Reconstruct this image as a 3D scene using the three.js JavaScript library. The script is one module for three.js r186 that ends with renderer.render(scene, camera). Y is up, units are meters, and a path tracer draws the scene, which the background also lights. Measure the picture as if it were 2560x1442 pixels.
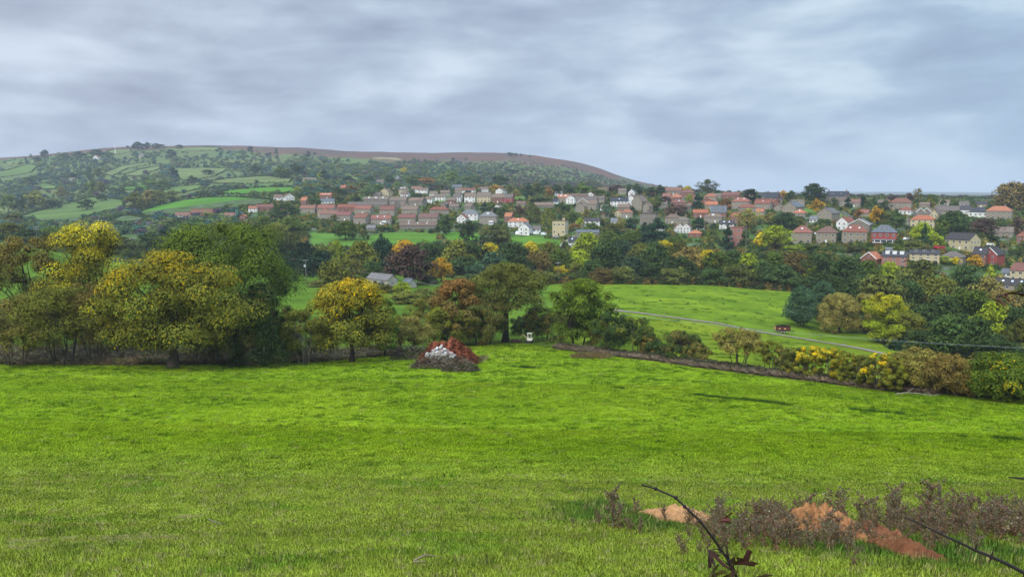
import * as THREE from 'three';
import { mergeGeometries } from 'three/addons/utils/BufferGeometryUtils.js';
import { ImprovedNoise } from 'three/addons/math/ImprovedNoise.js';

// ---------------------------------------------------------------- camera, sky, sun, exposure
const scene = new THREE.Scene();
const F = 1971, PITCH = THREE.MathUtils.degToRad(6.7), CP = Math.cos(PITCH), SP = Math.sin(PITCH);
const camera = new THREE.PerspectiveCamera(2 * Math.atan(721 / F) * 180 / Math.PI, 1024 / 576, 0.1, 30000);
camera.position.set(0, 0, 0); camera.rotation.x = -PITCH; scene.add(camera);
const EYE = 1.65;                                   // the ground under the camera is at y = -EYE

const perlin = new ImprovedNoise();
const noise = (x, y, z = 0) => perlin.noise(x + 31.7, y + 11.3, z + 5.1);
const fbm = (x, y, z = 0, n = 4) => { let s = 0, a = 0.5; for (let i = 0; i < n; i++) { s += a * noise(x, y, z); x = x * 2.03 + 7.1; y = y * 2.03 + 3.7; z = z * 2.03 + 1.3; a *= 0.5; } return s; };
function rng(seed) { let s = seed >>> 0; return () => { s = (s + 0x6D2B79F5) | 0; let t = Math.imul(s ^ (s >>> 15), 1 | s); t = (t + Math.imul(t ^ (t >>> 7), 61 | t)) ^ t; return ((t ^ (t >>> 14)) >>> 0) / 4294967296; }; }
const clamp = THREE.MathUtils.clamp, lerp = THREE.MathUtils.lerp, smooth = (a, b, x) => { const t = clamp((x - a) / (b - a), 0, 1); return t * t * (3 - 2 * t); };
const lin = (r, g, b) => new THREE.Color().setRGB(r / 255, g / 255, b / 255, THREE.SRGBColorSpace);

const tanOf = (Y) => Math.tan(Math.atan((721 - Y) / F) - PITCH);
function project(p) { const d = -p.z, zc = d * CP - p.y * SP, yc = p.y * CP + d * SP; return [1280 + F * p.x / zc, 721 - F * yc / zc, zc]; }
// cloud masses in view: [column, row, half width, half height, thickness]
const CLOUDS = [[120, 125, 150, 55, -0.34], [110, 272, 230, 16, -0.24], [480, 305, 190, 14, -0.20], [1180, 150, 190, 40, -0.24], [1000, 225, 160, 18, -0.16], [1640, 70, 300, 60, -0.22], [2150, 215, 170, 26, -0.14], [2060, 330, 260, 24, -0.16], [900, 90, 330, 50, 0.22], [450, 200, 330, 40, 0.18], [1150, 20, 220, 30, 0.20], [760, 245, 190, 20, 0.16], [1500, 270, 330, 40, 0.08], [2420, 120, 220, 50, 0.10], [1900, 240, 200, 20, 0.10], [30, 40, 160, 30, 0.2]];
function makeSky() {                                // overcast stratocumulus seen from below, brighter towards the zenith
  const W = 4096, H = 2048, data = new Float32Array(W * H * 4);
  const thinL = lin(202, 214, 230), midL = lin(172, 183, 201), thickL = lin(145, 155, 176);
  const thinR = lin(199, 218, 230), midR = lin(162, 185, 208), thickR = lin(145, 164, 190);
  for (let row = 0; row < H; row++) {
    const up = ((row + 0.5) / H - 0.5) * Math.PI, y = Math.sin(up), c = Math.cos(up);
    for (let col = 0; col < W; col++) {
      const k = (row * W + col) * 4;
      if (up < -0.03) { data[k] = 0.10; data[k + 1] = 0.13; data[k + 2] = 0.07; data[k + 3] = 1; continue; }
      const az = ((col + 0.5) / W - 0.5) * 2 * Math.PI, x = Math.cos(az) * c, z = Math.sin(az) * c;
      const q = 1 / (Math.max(y, 0) + 0.13), px = x * q, pz = z * q;
      const wx = fbm(px * 0.55, pz * 0.55, 2, 2), wz = fbm(px * 0.55 + 9, pz * 0.55, 4, 2);
      const big = fbm(px * 0.62 + wx * 0.9 + 1.9, pz * 0.62 + wz * 0.9 - 0.4, 0, 3);
      const w3 = fbm(x * 5, y * 13, z * 5 + 3, 2), lump = fbm(x * 6.2 + w3 * 0.3, y * 15 + w3 * 0.4, z * 6.2, 6), fine = fbm(x * 13 + w3 * 0.5, y * 52 + w3 * 0.6, z * 13 + 8, 5);
      let mass = 0; if (z < -0.5 && y < 0.4) { const Q = project({ x, y, z }); for (const m of CLOUDS) { const a = (Q[0] - m[0]) / m[2], b = (Q[1] - m[1]) / m[3], e = a * a + b * b; if (e < 6) mass += m[4] * Math.exp(-e); } }
      let t = 0.46 + big * 0.26 + lump * 0.82 + fine * 0.42 + mass * (0.8 + 0.8 * lump);
      const low = 1 - smooth(0.0, 0.10, y);
      t = lerp(t, 0.34 + lump * 0.4 + mass, low * 0.6);
      t = clamp(t, 0, 1);
      const tint = clamp(0.5 + 0.55 * noise(x * 1.1 + 0.6, z * 1.1, 3.3) + 0.85 * x, 0, 1);
      const zenithBoost = 1 + 3.5 * smooth(0.2, 1.0, y) * (0.35 + 0.65 * y);  // sky overhead raised beyond a natural overcast gradient, to light the land
      for (const [j, ch] of [[0, 'r'], [1, 'g'], [2, 'b']]) {
        const L = t < 0.5 ? lerp(thinL[ch], midL[ch], t * 2) : lerp(midL[ch], thickL[ch], t * 2 - 1);
        const R = t < 0.5 ? lerp(thinR[ch], midR[ch], t * 2) : lerp(midR[ch], thickR[ch], t * 2 - 1);
        data[k + j] = lerp(L, R, tint) * zenithBoost * 0.66;
      }
      data[k + 3] = 1;
    }
  }
  const t = new THREE.DataTexture(data, W, H, THREE.RGBAFormat, THREE.FloatType);
  t.mapping = THREE.EquirectangularReflectionMapping; t.magFilter = THREE.LinearFilter; t.needsUpdate = true;
  return t;
}
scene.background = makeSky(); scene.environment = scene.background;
const sun = new THREE.DirectionalLight(new THREE.Color(1, 0.96, 0.9), 1.5);
sun.position.set(-650, 800, 820); sun.target.position.set(0, -30, -250); sun.castShadow = true; sun.shadow.radius = 36;
sun.shadow.mapSize.set(2048, 2048);
Object.assign(sun.shadow.camera, { left: -700, right: 700, top: 700, bottom: -700, near: 1, far: 4000 });
scene.add(sun, sun.target);
scene.fog = new THREE.FogExp2(new THREE.Color(0.80, 0.88, 1.0), 0.0001);
const renderer = new THREE.WebGLRenderer({ antialias: true });
renderer.toneMapping = THREE.LinearToneMapping; renderer.toneMappingExposure = 1.72;
renderer.shadowMap.enabled = true;

// ---------------------------------------------------------------- where a pixel of the photograph (2560 wide) meets the land

// the land: for columns of the view, how far away the ground at a given height of the picture lies
const COLS = [
  [-700, [[11, 1442], [25, 1230], [55, 1070], [100, 952], [140, 895], [200, 830], [300, 690], [380, 600], [600, 590], [800, 570], [1000, 545], [1350, 500], [1750, 450], [2400, 392], [3200, 402], [4600, 440]]],
  [0, [[11, 1442], [25, 1240], [55, 1080], [100, 960], [140, 905], [200, 828], [300, 700], [375, 612], [600, 592], [800, 566], [1000, 545], [1350, 500], [1750, 450], [2400, 396], [3200, 404], [4600, 440]]],
  [320, [[11, 1442], [25, 1244], [55, 1084], [100, 964], [141, 908], [190, 850], [260, 772], [350, 700], [450, 640], [600, 598], [800, 555], [1000, 526], [1300, 482], [1750, 432], [2500, 368], [3200, 380], [4600, 430]]],
  [640, [[11, 1442], [25, 1248], [55, 1090], [100, 968], [150, 908], [205, 850], [260, 780], [310, 722], [350, 712], [420, 680], [520, 618], [640, 556], [800, 520], [1000, 488], [1300, 455], [1750, 425], [2600, 366], [3400, 384], [4600, 430]]],
  [960, [[11, 1442], [25, 1250], [55, 1094], [100, 972], [150, 904], [168, 884], [220, 828], [300, 748], [340, 712], [420, 680], [500, 625], [560, 592], [640, 560], [750, 522], [880, 490], [1050, 472], [1400, 442], [1900, 408], [2600, 381], [3400, 394], [4600, 435]]],
  [1280, [[11, 1442], [25, 1252], [55, 1098], [100, 976], [150, 898], [186, 857], [230, 812], [280, 765], [340, 716], [420, 680], [490, 640], [540, 612], [580, 585], [650, 545], [750, 510], [880, 484], [1050, 472], [1500, 448], [2000, 414], [2600, 384], [3400, 396], [4600, 440]]],
  [1440, [[11, 1442], [25, 1254], [55, 1100], [100, 980], [150, 902], [172, 876], [220, 820], [270, 768], [340, 712], [410, 682], [480, 636], [540, 604], [580, 584], [650, 550], [750, 512], [880, 486], [1000, 474], [1500, 462], [2000, 434], [2600, 406], [3400, 420], [4600, 450]]],
  [1600, [[11, 1442], [25, 1256], [55, 1102], [100, 984], [152, 897], [185, 858], [235, 795], [285, 752], [345, 711], [410, 682], [480, 634], [560, 588], [650, 546], [750, 512], [880, 484], [1000, 476], [1500, 480], [2000, 472], [2600, 455], [3400, 460], [4600, 475]]],
  [1760, [[11, 1442], [25, 1258], [55, 1104], [100, 984], [136, 918], [175, 868], [235, 808], [285, 758], [348, 711], [410, 676], [480, 622], [560, 578], [650, 540], [750, 510], [880, 486], [1000, 480], [1500, 486], [2000, 486], [2600, 482], [3400, 482], [4600, 484]]],
  [1920, [[11, 1442], [25, 1260], [55, 1106], [100, 978], [126, 938], [165, 884], [240, 832], [290, 775], [355, 722], [410, 668], [480, 616], [560, 568], [680, 522], [780, 500], [900, 490], [1100, 490], [1500, 492], [2400, 490], [4600, 486]]],
  [2240, [[11, 1442], [25, 1262], [55, 1108], [90, 1004], [109, 976], [150, 920], [205, 886], [300, 800], [380, 700], [430, 622], [520, 574], [620, 540], [720, 514], [820, 500], [950, 494], [1200, 494], [1600, 494], [2400, 491], [4600, 487]]],
  [2560, [[11, 1442], [25, 1262], [55, 1110], [80, 1030], [98, 1003], [140, 940], [200, 892], [300, 800], [365, 730], [410, 668], [460, 625], [560, 572], [680, 535], [800, 507], [920, 498], [1200, 497], [1600, 496], [2400, 492], [4600, 488]]],
  [3260, [[11, 1442], [25, 1262], [55, 1110], [80, 1035], [95, 1012], [140, 940], [200, 892], [300, 800], [365, 730], [410, 668], [460, 625], [560, 572], [680, 535], [800, 507], [920, 498], [1200, 497], [1600, 496], [2400, 492], [4600, 488]]],
].map(([X, list]) => {
  const d = [-400, -30, 0, ...list.map((p) => p[0])], y = [-EYE + 6, -EYE + 0.4, -EYE, ...list.map((p) => p[0] * tanOf(p[1]))];
  d.push(9000); y.push(y[y.length - 1] - 40);
  const n = d.length, h = [], s = [], m = new Array(n).fill(0);
  for (let i = 0; i < n - 1; i++) { h.push(d[i + 1] - d[i]); s.push((y[i + 1] - y[i]) / h[i]); }
  m[0] = s[0]; m[n - 1] = s[n - 2];
  for (let i = 1; i < n - 1; i++) m[i] = s[i - 1] * s[i] <= 0 ? 0 : (3 * (h[i - 1] + h[i])) / ((2 * h[i] + h[i - 1]) / s[i - 1] + (h[i] + 2 * h[i - 1]) / s[i]);
  return { u: (X - 1280) / 1966, d, y, h, m };
});
function colHeight(c, d) {
  const D = c.d; let i = 0, j = D.length - 1;
  d = clamp(d, D[0], D[j]);
  while (j - i > 1) { const k = (i + j) >> 1; if (D[k] <= d) i = k; else j = k; }
  const h = c.h[i], t = (d - D[i]) / h, t2 = t * t, t3 = t2 * t;
  return c.y[i] * (2 * t3 - 3 * t2 + 1) + c.m[i] * h * (t3 - 2 * t2 + t) + c.y[i + 1] * (3 * t2 - 2 * t3) + c.m[i + 1] * h * (t3 - t2);
}
function land(x, z) {                                // height of the land
  const d = -z, u = clamp(x / Math.max(d, 11), -1.1, 1.1);
  let i = 0; while (i < COLS.length - 2 && COLS[i + 1].u < u) i++;
  const a = COLS[i], b = COLS[i + 1], t = clamp((u - a.u) / (b.u - a.u), 0, 1);
  const ya = colHeight(a, d), yb = colHeight(b, d), y0 = i > 0 ? colHeight(COLS[i - 1], d) : ya, y3 = i + 2 < COLS.length ? colHeight(COLS[i + 2], d) : yb;
  const u0 = i > 0 ? COLS[i - 1].u : a.u - 0.3, u3 = i + 2 < COLS.length ? COLS[i + 2].u : b.u + 0.3, w = b.u - a.u;
  const ma = ((yb - y0) / (b.u - u0)) * w, mb = ((y3 - ya) / (u3 - a.u)) * w, t2 = t * t, t3 = t2 * t;
  let y = ya * (2 * t3 - 3 * t2 + 1) + ma * (t3 - 2 * t2 + t) + yb * (3 * t2 - 2 * t3) + mb * (t3 - t2);
  const near = smooth(4, 20, d);
  y += near * (0.10 * fbm(x * 0.22, z * 0.22, 1, 2) + 0.05 * noise(x * 0.9, z * 0.9, 2));
  y += smooth(60, 200, d) * 0.5 * fbm(x * 0.03, z * 0.03, 3, 2) + smooth(700, 1500, d) * 7 * fbm(x * 0.006, z * 0.006, 4, 3);
  return y;
}
const V = (x, y, z) => new THREE.Vector3(x, y, z);
function at(X, d) {                                  // the ground at distance d under column X of the photograph
  let y = d * -0.1, x = 0;
  for (let k = 0; k < 4; k++) { x = ((X - 1280) / F) * (d * CP - y * SP); y = land(x, -d); }
  return V(x, y, -d);
}
function hit(X, Y, from = 6) {                       // where the line of sight through a pixel meets the ground
  let a = from, p = null;
  for (let d = from; d < 6000; d *= 1.012) { p = at(X, d); if (project(p)[1] <= Y) { let lo = a, hi = d; for (let k = 0; k < 12; k++) { const m = (lo + hi) / 2; if (project(at(X, m))[1] <= Y) hi = m; else lo = m; } return at(X, hi); } a = d; }
  return p;
}
const above = (X, Y, d) => d * tanOf(Y);            // height of the line of sight through row Y at distance d
const metres = (px, p) => (px * project(p)[2]) / F;

// ---------------------------------------------------------------- naming
const taken = new Map();
function numbered(name) { const n = taken.get(name) ?? 0; taken.set(name, n + 1); return n ? `${name}_${String(n).padStart(3, '0')}` : name; }
function tag(o, label, category, group, kind) { if (label) o.userData.label = label; if (category) o.userData.category = category; if (group) o.userData.group = group; if (kind) o.userData.kind = kind; return o; }
function thing(name, label, category, pos, turn = 0, group) { const o = new THREE.Group(); o.name = numbered(name); if (pos) o.position.copy(pos); o.rotation.y = turn; scene.add(o); return tag(o, label, category, group); }
function mesh(name, geo, mat, parent) { const m = new THREE.Mesh(geo, mat); m.castShadow = m.receiveShadow = true; if (parent && parent !== scene) { m.name = name; parent.add(m); } else { m.name = numbered(name); scene.add(m); } return m; }
function instanced(name, geo, mat, list, label, category, parent) {   // list of [x, y, z, turn, sx, sy, r, g, b, tilt]
  const m = new THREE.InstancedMesh(geo, mat, list.length), M = new THREE.Matrix4(), q = new THREE.Quaternion(), e = new THREE.Euler(), c = new THREE.Color();
  list.forEach((a, i) => { e.set(a[9] || 0, a[3], (a[9] || 0) * 0.6); q.setFromEuler(e); M.compose(V(a[0], a[1], a[2]), q, V(a[4], a[5], a[4])); m.setMatrixAt(i, M); m.setColorAt(i, c.setRGB(a[6], a[7], a[8])); });
  m.castShadow = m.receiveShadow = true;
  if (parent) { m.name = name; parent.add(m); m.userData.kind = 'stuff'; } else { m.name = numbered(name); scene.add(m); tag(m, label, category, null, 'stuff'); }
  return m;
}

// ---------------------------------------------------------------- textures and materials
function dataTex(n, f, repeat, srgb = false) {
  const a = new Uint8Array(n * n * 4);
  for (let j = 0; j < n; j++) for (let i = 0; i < n; i++) { const c = f(i / n, j / n), k = (j * n + i) * 4; a[k] = clamp(c[0], 0, 1) * 255; a[k + 1] = clamp(c[1], 0, 1) * 255; a[k + 2] = clamp(c[2], 0, 1) * 255; a[k + 3] = 255; }
  const t = new THREE.DataTexture(a, n, n); t.wrapS = t.wrapT = THREE.RepeatWrapping; t.magFilter = THREE.LinearFilter; t.minFilter = THREE.LinearMipmapLinearFilter; t.generateMipmaps = true;
  if (srgb) t.colorSpace = THREE.SRGBColorSpace; if (repeat) t.repeat.set(repeat, repeat); t.needsUpdate = true; return t;
}
// seamless noise on a torus-like blend
const tileN = (x, y, f, s) => { const g = (a, b) => noise(a * f, b * f, s); return g(x, y) * (1 - x) * (1 - y) + g(x - 1, y) * x * (1 - y) + g(x, y - 1) * (1 - x) * y + g(x - 1, y - 1) * x * y; };
const MR = rng(5);
const texTurf = dataTex(512, (x, y) => { const v = 0.90 + 0.26 * tileN(x, y, 9, 1) + 0.24 * tileN(x, y, 34, 2) + 0.22 * tileN(x, y, 90, 3) + (MR() - 0.5) * 0.16; const h = tileN(x, y, 5, 7) * 0.16; return [v * (0.94 + h), v, v * (0.94 - h)]; });
const texMottle = dataTex(256, (x, y) => { const v = 0.82 + 0.3 * tileN(x, y, 6, 11) + 0.2 * tileN(x, y, 20, 12) + (MR() - 0.5) * 0.22; return [v, v * (0.98 + 0.05 * tileN(x, y, 4, 13)), v * 0.97]; });
const texStone = dataTex(256, (x, y) => { const r = Math.floor(y * 10), o = (r % 2) * 0.5 + noise(r * 3.1, 0.5, 1) * 0.4, w = 5 + (r % 3), c = Math.floor(x * w + o), fx = x * w + o - c, fy = y * 10 - r; const id = Math.sin((((c % w) + w) % w) * 12.9 + r * 78.2) * 43758.5, v = 0.66 + 0.34 * (id - Math.floor(id)); const j = fx < 0.07 || fy < 0.12 ? 0.72 : 1; const n = (MR() - 0.5) * 0.1; return [v * j + n, v * j * 0.985 + n, v * j * 0.96 + n]; });
const texTile = dataTex(256, (x, y) => { const r = Math.floor(y * 14), c = Math.floor(x * 16 + (r % 2) * 0.5), fy = y * 14 - r, id = Math.sin((c % 16) * 12.9 + r * 78.2) * 43758.5, v = 0.72 + 0.28 * (id - Math.floor(id)); const j = fy < 0.2 ? 0.68 : 1; const m = 1 + 0.35 * tileN(x, y, 4, 21); return [v * j * m, v * j * m * 0.98, v * j * m * 0.96]; });
const texBark = dataTex(256, (x, y) => { const v = 0.7 + 0.4 * tileN(x, y * 0.25, 24, 31) + 0.25 * tileN(x, y, 8, 32) + (MR() - 0.5) * 0.15; return [v, v * 0.97, v * 0.92]; });
const rep = (t, n) => { const c = t.clone(); c.repeat.set(n, n); c.needsUpdate = true; return c; };
const std = (r, g, b, o = {}) => new THREE.MeshPhysicalMaterial({ color: new THREE.Color(r, g, b), roughness: 0.92, metalness: 0, specularIntensity: 0.3, ...o });
const leafMats = {};
function leafMat(r, g, b) {
  const k = [r, g, b].join();
  return leafMats[k] ??= new THREE.MeshPhysicalMaterial({ color: new THREE.Color(r, g, b), roughness: 0.85, vertexColors: true, side: THREE.DoubleSide, transmission: 0.16, thickness: 0, specularIntensity: 0.1 });
}
const BARK = std(0.11, 0.09, 0.07, { map: texBark }), BARK_PALE = std(0.22, 0.19, 0.15, { map: texBark }), BARK_DARK = std(0.05, 0.042, 0.034, { map: texBark });
// ---------------------------------------------------------------- the ground
const edgeTable = (t) => (X) => { let i = 0; while (i < t.length - 2 && t[i + 1][0] < X) i++; const [a, b] = [t[i], t[i + 1]]; return lerp(a[1], b[1], smooth(0, 1, clamp((X - a[0]) / (b[0] - a[0]), 0, 1)) * 0.3 + 0.7 * clamp((X - a[0]) / (b[0] - a[0]), 0, 1)); };
const hedgeD = edgeTable([[-900, 138], [0, 140], [320, 141], [640, 150], [800, 155], [960, 167], [1120, 178], [1280, 186], [1440, 171], [1600, 152], [1760, 136], [1920, 126], [2240, 109], [2560, 98], [3400, 80]]);
const woodD = edgeTable([[-900, 390], [0, 390], [500, 430], [1000, 400], [1300, 350], [1500, 344], [1700, 346], [1900, 352], [2000, 352], [2120, 290], [2250, 215], [2500, 190], [3400, 180]]);
const polys = (list) => list.map(([c, pts]) => { const w = pts.map(([X, Y]) => { const p = hit(X, Y, 500); return [p.x, p.z]; }); const xs = w.map((p) => p[0]), zs = w.map((p) => p[1]); return { c, w, box: [Math.min(...xs), Math.max(...xs), Math.min(...zs), Math.max(...zs)] }; });
function inside(P, x, z) { if (x < P.box[0] || x > P.box[1] || z < P.box[2] || z > P.box[3]) return false; let on = false; const w = P.w; for (let i = 0, j = w.length - 1; i < w.length; j = i++) if (w[i][1] > z !== w[j][1] > z && x < ((w[j][0] - w[i][0]) * (z - w[i][1])) / (w[j][1] - w[i][1]) + w[i][0]) on = !on; return on; }
const GREEN = [0.085, 0.20, 0.022], DULL = [0.115, 0.165, 0.045], PALE = [0.15, 0.175, 0.06], TAN = [0.27, 0.22, 0.11], LANE = [0.2, 0.25, 0.07];
const HILL_FIELDS = polys([
  [GREEN, [[339, 533], [386, 515], [437, 503], [504, 494.5], [588, 492], [688, 500], [676, 508], [621, 517], [540, 524], [447, 537], [416, 544], [373, 542]]],
  [GREEN, [[521, 486], [588, 474], [655, 469], [735, 468], [738, 483], [605, 486]]],
  [DULL, [[44, 541], [101, 525], [161, 511], [228, 493], [309, 501], [309, 520], [235, 535], [201, 553], [84, 558]]],
  [GREEN, [[269, 553], [302, 540], [329, 538], [363, 545], [353, 553], [300, 557]]],
  [PALE, [[511, 457], [588, 444], [672, 440], [732, 447], [722, 457], [605, 461]]],
  [GREEN, [[306, 469], [370, 462], [370, 474], [309, 476]]], [DULL, [[405, 469], [510, 462], [497, 473], [453, 483], [403, 484]]],
  [PALE, [[255, 434], [302, 415], [373, 405], [373, 412], [319, 421], [279, 441]]], [PALE, [[306, 437], [370, 419], [400, 415], [400, 422], [343, 442]]],
  [PALE, [[433, 421], [504, 419], [568, 421], [537, 441], [470, 451], [447, 447]]], [DULL, [[77, 464], [111, 457], [144, 468], [134, 474], [87, 473]]],
  [PALE, [[264, 380], [292, 373], [326, 373], [327, 380], [289, 387]]], [PALE, [[380, 372], [504, 367], [551, 370], [537, 377], [437, 377]]],
  [DULL, [[-20, 434], [67, 410], [97, 414], [77, 431], [-20, 446]]], [PALE, [[10, 404], [84, 402], [80, 407], [13, 410]]],
  [TAN, [[930, 393], [996, 394], [1000, 400], [938, 398]]], [DULL, [[855, 395], [930, 398], [909, 406], [839, 400]]],
  [LANE, [[764, 417], [806, 432], [810, 436], [768, 422]]], [LANE, [[855, 434], [899, 446], [897, 450], [859, 439]]], [PALE, [[694, 385], [731, 386], [729, 391], [698, 391]]],
  [PALE, [[640, 447], [735, 447], [735, 456], [640, 457]]], [GREEN, [[782, 463], [815, 463], [815, 466], [782, 466]]], [PALE, [[-20, 520], [30, 512], [60, 520], [-20, 530]]],
]);
const VILLAGE_FIELDS = polys([
  [[0.10, 0.19, 0.024], [[955, 582], [1020, 580], [1098, 583], [1098, 598], [1085, 612], [990, 612], [900, 612], [900, 600]]], [[0.095, 0.21, 0.022], [[1106, 584], [1128, 578], [1200, 588], [1200, 598], [1120, 600], [1108, 598]]],
  [[0.10, 0.19, 0.024], [[1270, 592], [1330, 588], [1400, 600], [1405, 618], [1280, 618]]], [[0.10, 0.19, 0.03], [[770, 580], [850, 585], [950, 592], [950, 618], [770, 620]]],
  [[0.11, 0.19, 0.03], [[1282, 492], [1315, 493], [1315, 502], [1282, 502]]], [[0.11, 0.2, 0.03], [[1090, 497], [1115, 497], [1112, 516], [1096, 516]]],
  [[0.11, 0.18, 0.035], [[2000, 520], [2050, 525], [2045, 540], [2005, 540]]], [[0.11, 0.18, 0.035], [[2180, 622], [2280, 622], [2280, 632], [2180, 634]]],
  [[0.12, 0.18, 0.04], [[2097, 534], [2140, 542], [2130, 552], [2097, 550]]], [[0.11, 0.18, 0.04], [[2165, 565], [2200, 570], [2190, 585], [2165, 585]]],
]);
const moorLine = edgeTable([[-900, 405], [0, 402], [280, 378], [420, 370], [560, 372], [640, 378], [760, 388], [900, 398], [1000, 402], [1100, 404], [1200, 407], [1270, 403], [1320, 408], [1400, 415], [1480, 432], [1600, 460], [1800, 470]]);
function turfColour(x, z) {                           // the near meadow: fresh green, yellower and thinner on the bank near the viewer
  const d = -z, bank = 1 - smooth(26, 52, d + 7 * fbm(x * 0.06, z * 0.06, 2, 2));
  const n = fbm(x * 0.055, z * 0.075, 5, 3), n2 = fbm(x * 0.4, z * 0.55, 6, 3), n3 = noise(x * 1.6, z * 2.3, 8);
  let c = [0.205, 0.315, 0.008], k = 1.08 + n * 0.36 + n2 * 0.5 + n3 * 0.16;
  const yel = clamp(0.22 + n * 1.1, 0, 1);
  c = [lerp(c[0], 0.275, yel * 0.8), lerp(c[1], 0.33, yel * 0.8), lerp(c[2], 0.014, yel)];
  c = [lerp(c[0], 0.275, bank * 0.8), lerp(c[1], 0.325, bank * 0.8), lerp(c[2], 0.045, bank * 0.8)];
  const lush = smooth(0.08, 0.3, fbm(x * 0.3 + 4, z * 0.36, 9, 2)) * bank;   // lusher darker tufts on the bank
  c = [lerp(c[0], 0.12, lush * 0.6), lerp(c[1], 0.24, lush * 0.6), lerp(c[2], 0.02, lush * 0.7)];
  return [c[0] * k, c[1] * k, c[2] * k];
}
// worn ground on the bank at the lower left: bare soil showing between the blades
const WORN = [[150, 1352, 210, 12], [330, 1344, 210, 17], [470, 1292, 70, 10], [520, 1330, 90, 8], [60, 1368, 130, 12], [1060, 1412, 50, 12], [860, 1352, 30, 7]].map(([X, Y, rx, ry]) => { const p = hit(X, Y), q = hit(X, Y - ry), r = hit(X, Y + ry); return { p, rx: metres(rx, p), rz: Math.max(0.3, (r.z - q.z) / 2) }; });
const worn = (x, z) => { let w = 0; for (const s of WORN) w = Math.max(w, 1 - Math.hypot((x - s.p.x) / s.rx, (z - s.p.z) / s.rz)); return clamp((w + 0.42 * fbm(x * 1.1, z * 1.1, 3, 3)) * 2.0, 0, 1); };

function sheet(name, mat, rows, cols, u0, u1, dOf, colour, label, uvScale) {   // one piece of the ground between two distances
  const n = (rows + 1) * (cols + 1), P = new Float32Array(n * 3), C = new Float32Array(n * 3), U = new Float32Array(n * 2), I = [];
  for (let j = 0; j <= rows; j++) for (let i = 0; i <= cols; i++) {
    const u = lerp(u0, u1, i / cols), d = dOf(j / rows, 1280 + u * 1966), x = u * Math.max(d, 11), z = -d, y = land(x, z), k = j * (cols + 1) + i, c = colour(x, z, d, y);
    P.set([x, y, z], k * 3); C.set(c, k * 3); U.set([x / uvScale, z / uvScale], k * 2);
    if (i < cols && j < rows) { const a = k, b = k + 1, e = k + cols + 1, f = e + 1; I.push(a, b, f, a, f, e); }
  }
  const g = new THREE.BufferGeometry();
  g.setAttribute('position', new THREE.BufferAttribute(P, 3)); g.setAttribute('color', new THREE.BufferAttribute(C, 3)); g.setAttribute('uv', new THREE.BufferAttribute(U, 2)); g.setIndex(I); g.computeVertexNormals();
  const m = mesh(name, g, mat, scene); tag(m, label, null, null, 'structure'); return m;
}
const turfMat = new THREE.MeshPhysicalMaterial({ specularIntensity: 0.05, vertexColors: true, map: texTurf, roughness: 1, bumpMap: texTurf, bumpScale: 0.12 });
const farTurfMat = new THREE.MeshPhysicalMaterial({ specularIntensity: 0.05, vertexColors: true, map: texTurf, roughness: 1, bumpMap: texTurf, bumpScale: 0.5 });
const geoStep = (a, b, t) => a * Math.pow(b / a, t);
sheet('near_field', turfMat, 300, 380, -1.1, 1.1, (t, X) => t < 0.06 ? lerp(-28, 7, t / 0.06) : geoStep(7, hedgeD(X), (t - 0.06) / 0.94), (x, z) => {
  const c = turfColour(x, z), w = worn(x, z); return [lerp(c[0], 0.27, w * 0.8), lerp(c[1], 0.205, w * 0.8), lerp(c[2], 0.085, w * 0.8)];
}, 'bright green meadow sloping down from the viewer to the hedges', 2.6);
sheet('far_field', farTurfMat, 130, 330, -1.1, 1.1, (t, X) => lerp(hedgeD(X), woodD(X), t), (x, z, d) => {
  const X = 1280 + (x / d) * 1966, left = 1 - smooth(1350, 1420, X), n = fbm(x * 0.03, z * 0.05, 5, 3), n2 = fbm(x * 0.13, z * 0.22, 6, 3);
  const under = 1 - smooth(0, 14, d - hedgeD(X)), k = 1 + n * 0.6 + n2 * 0.6;  // ground colour darkened below the hedge trees, standing in for their shade
  let c = [0.175, 0.275, 0.018]; const yel = d < 236 ? 0.55 : 0.2;
  c = [lerp(c[0], 0.25, clamp(yel + n * 0.7, 0, 1)), c[1], c[2]];
  c = [lerp(c[0], 0.085, left * 0.6), lerp(c[1], 0.17, left * 0.6), lerp(c[2], 0.025, left * 0.6)];
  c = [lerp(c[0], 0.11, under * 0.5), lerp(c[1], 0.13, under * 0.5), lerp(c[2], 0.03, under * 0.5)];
  return c.map((v) => v * k);
}, 'green pastures beyond the hedge, in the valley bottom', 7);
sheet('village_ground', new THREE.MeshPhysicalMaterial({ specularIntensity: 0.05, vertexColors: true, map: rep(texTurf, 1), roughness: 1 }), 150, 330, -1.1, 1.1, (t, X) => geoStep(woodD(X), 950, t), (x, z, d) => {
  for (const f of VILLAGE_FIELDS) if (inside(f, x, z)) { const k = 1 + 0.5 * fbm(x * 0.06, z * 0.08, 3, 3); return f.c.map((v) => v * k); }
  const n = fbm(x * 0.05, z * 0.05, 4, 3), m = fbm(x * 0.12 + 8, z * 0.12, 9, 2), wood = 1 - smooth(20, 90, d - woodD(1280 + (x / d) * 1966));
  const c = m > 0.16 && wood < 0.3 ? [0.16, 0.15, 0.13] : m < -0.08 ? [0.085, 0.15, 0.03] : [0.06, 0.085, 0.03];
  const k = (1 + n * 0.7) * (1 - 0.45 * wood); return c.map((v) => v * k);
}, 'green ground of the village gardens and woods on the far side of the valley', 9);
sheet('hillside', new THREE.MeshPhysicalMaterial({ specularIntensity: 0.05, vertexColors: true, map: rep(texTurf, 1), roughness: 1 }), 260, 560, -1.1, 1.1, (t) => geoStep(950, 4600, t), hillColour, 'long hill with hedged fields and a heather moor on top', 22);
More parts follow.
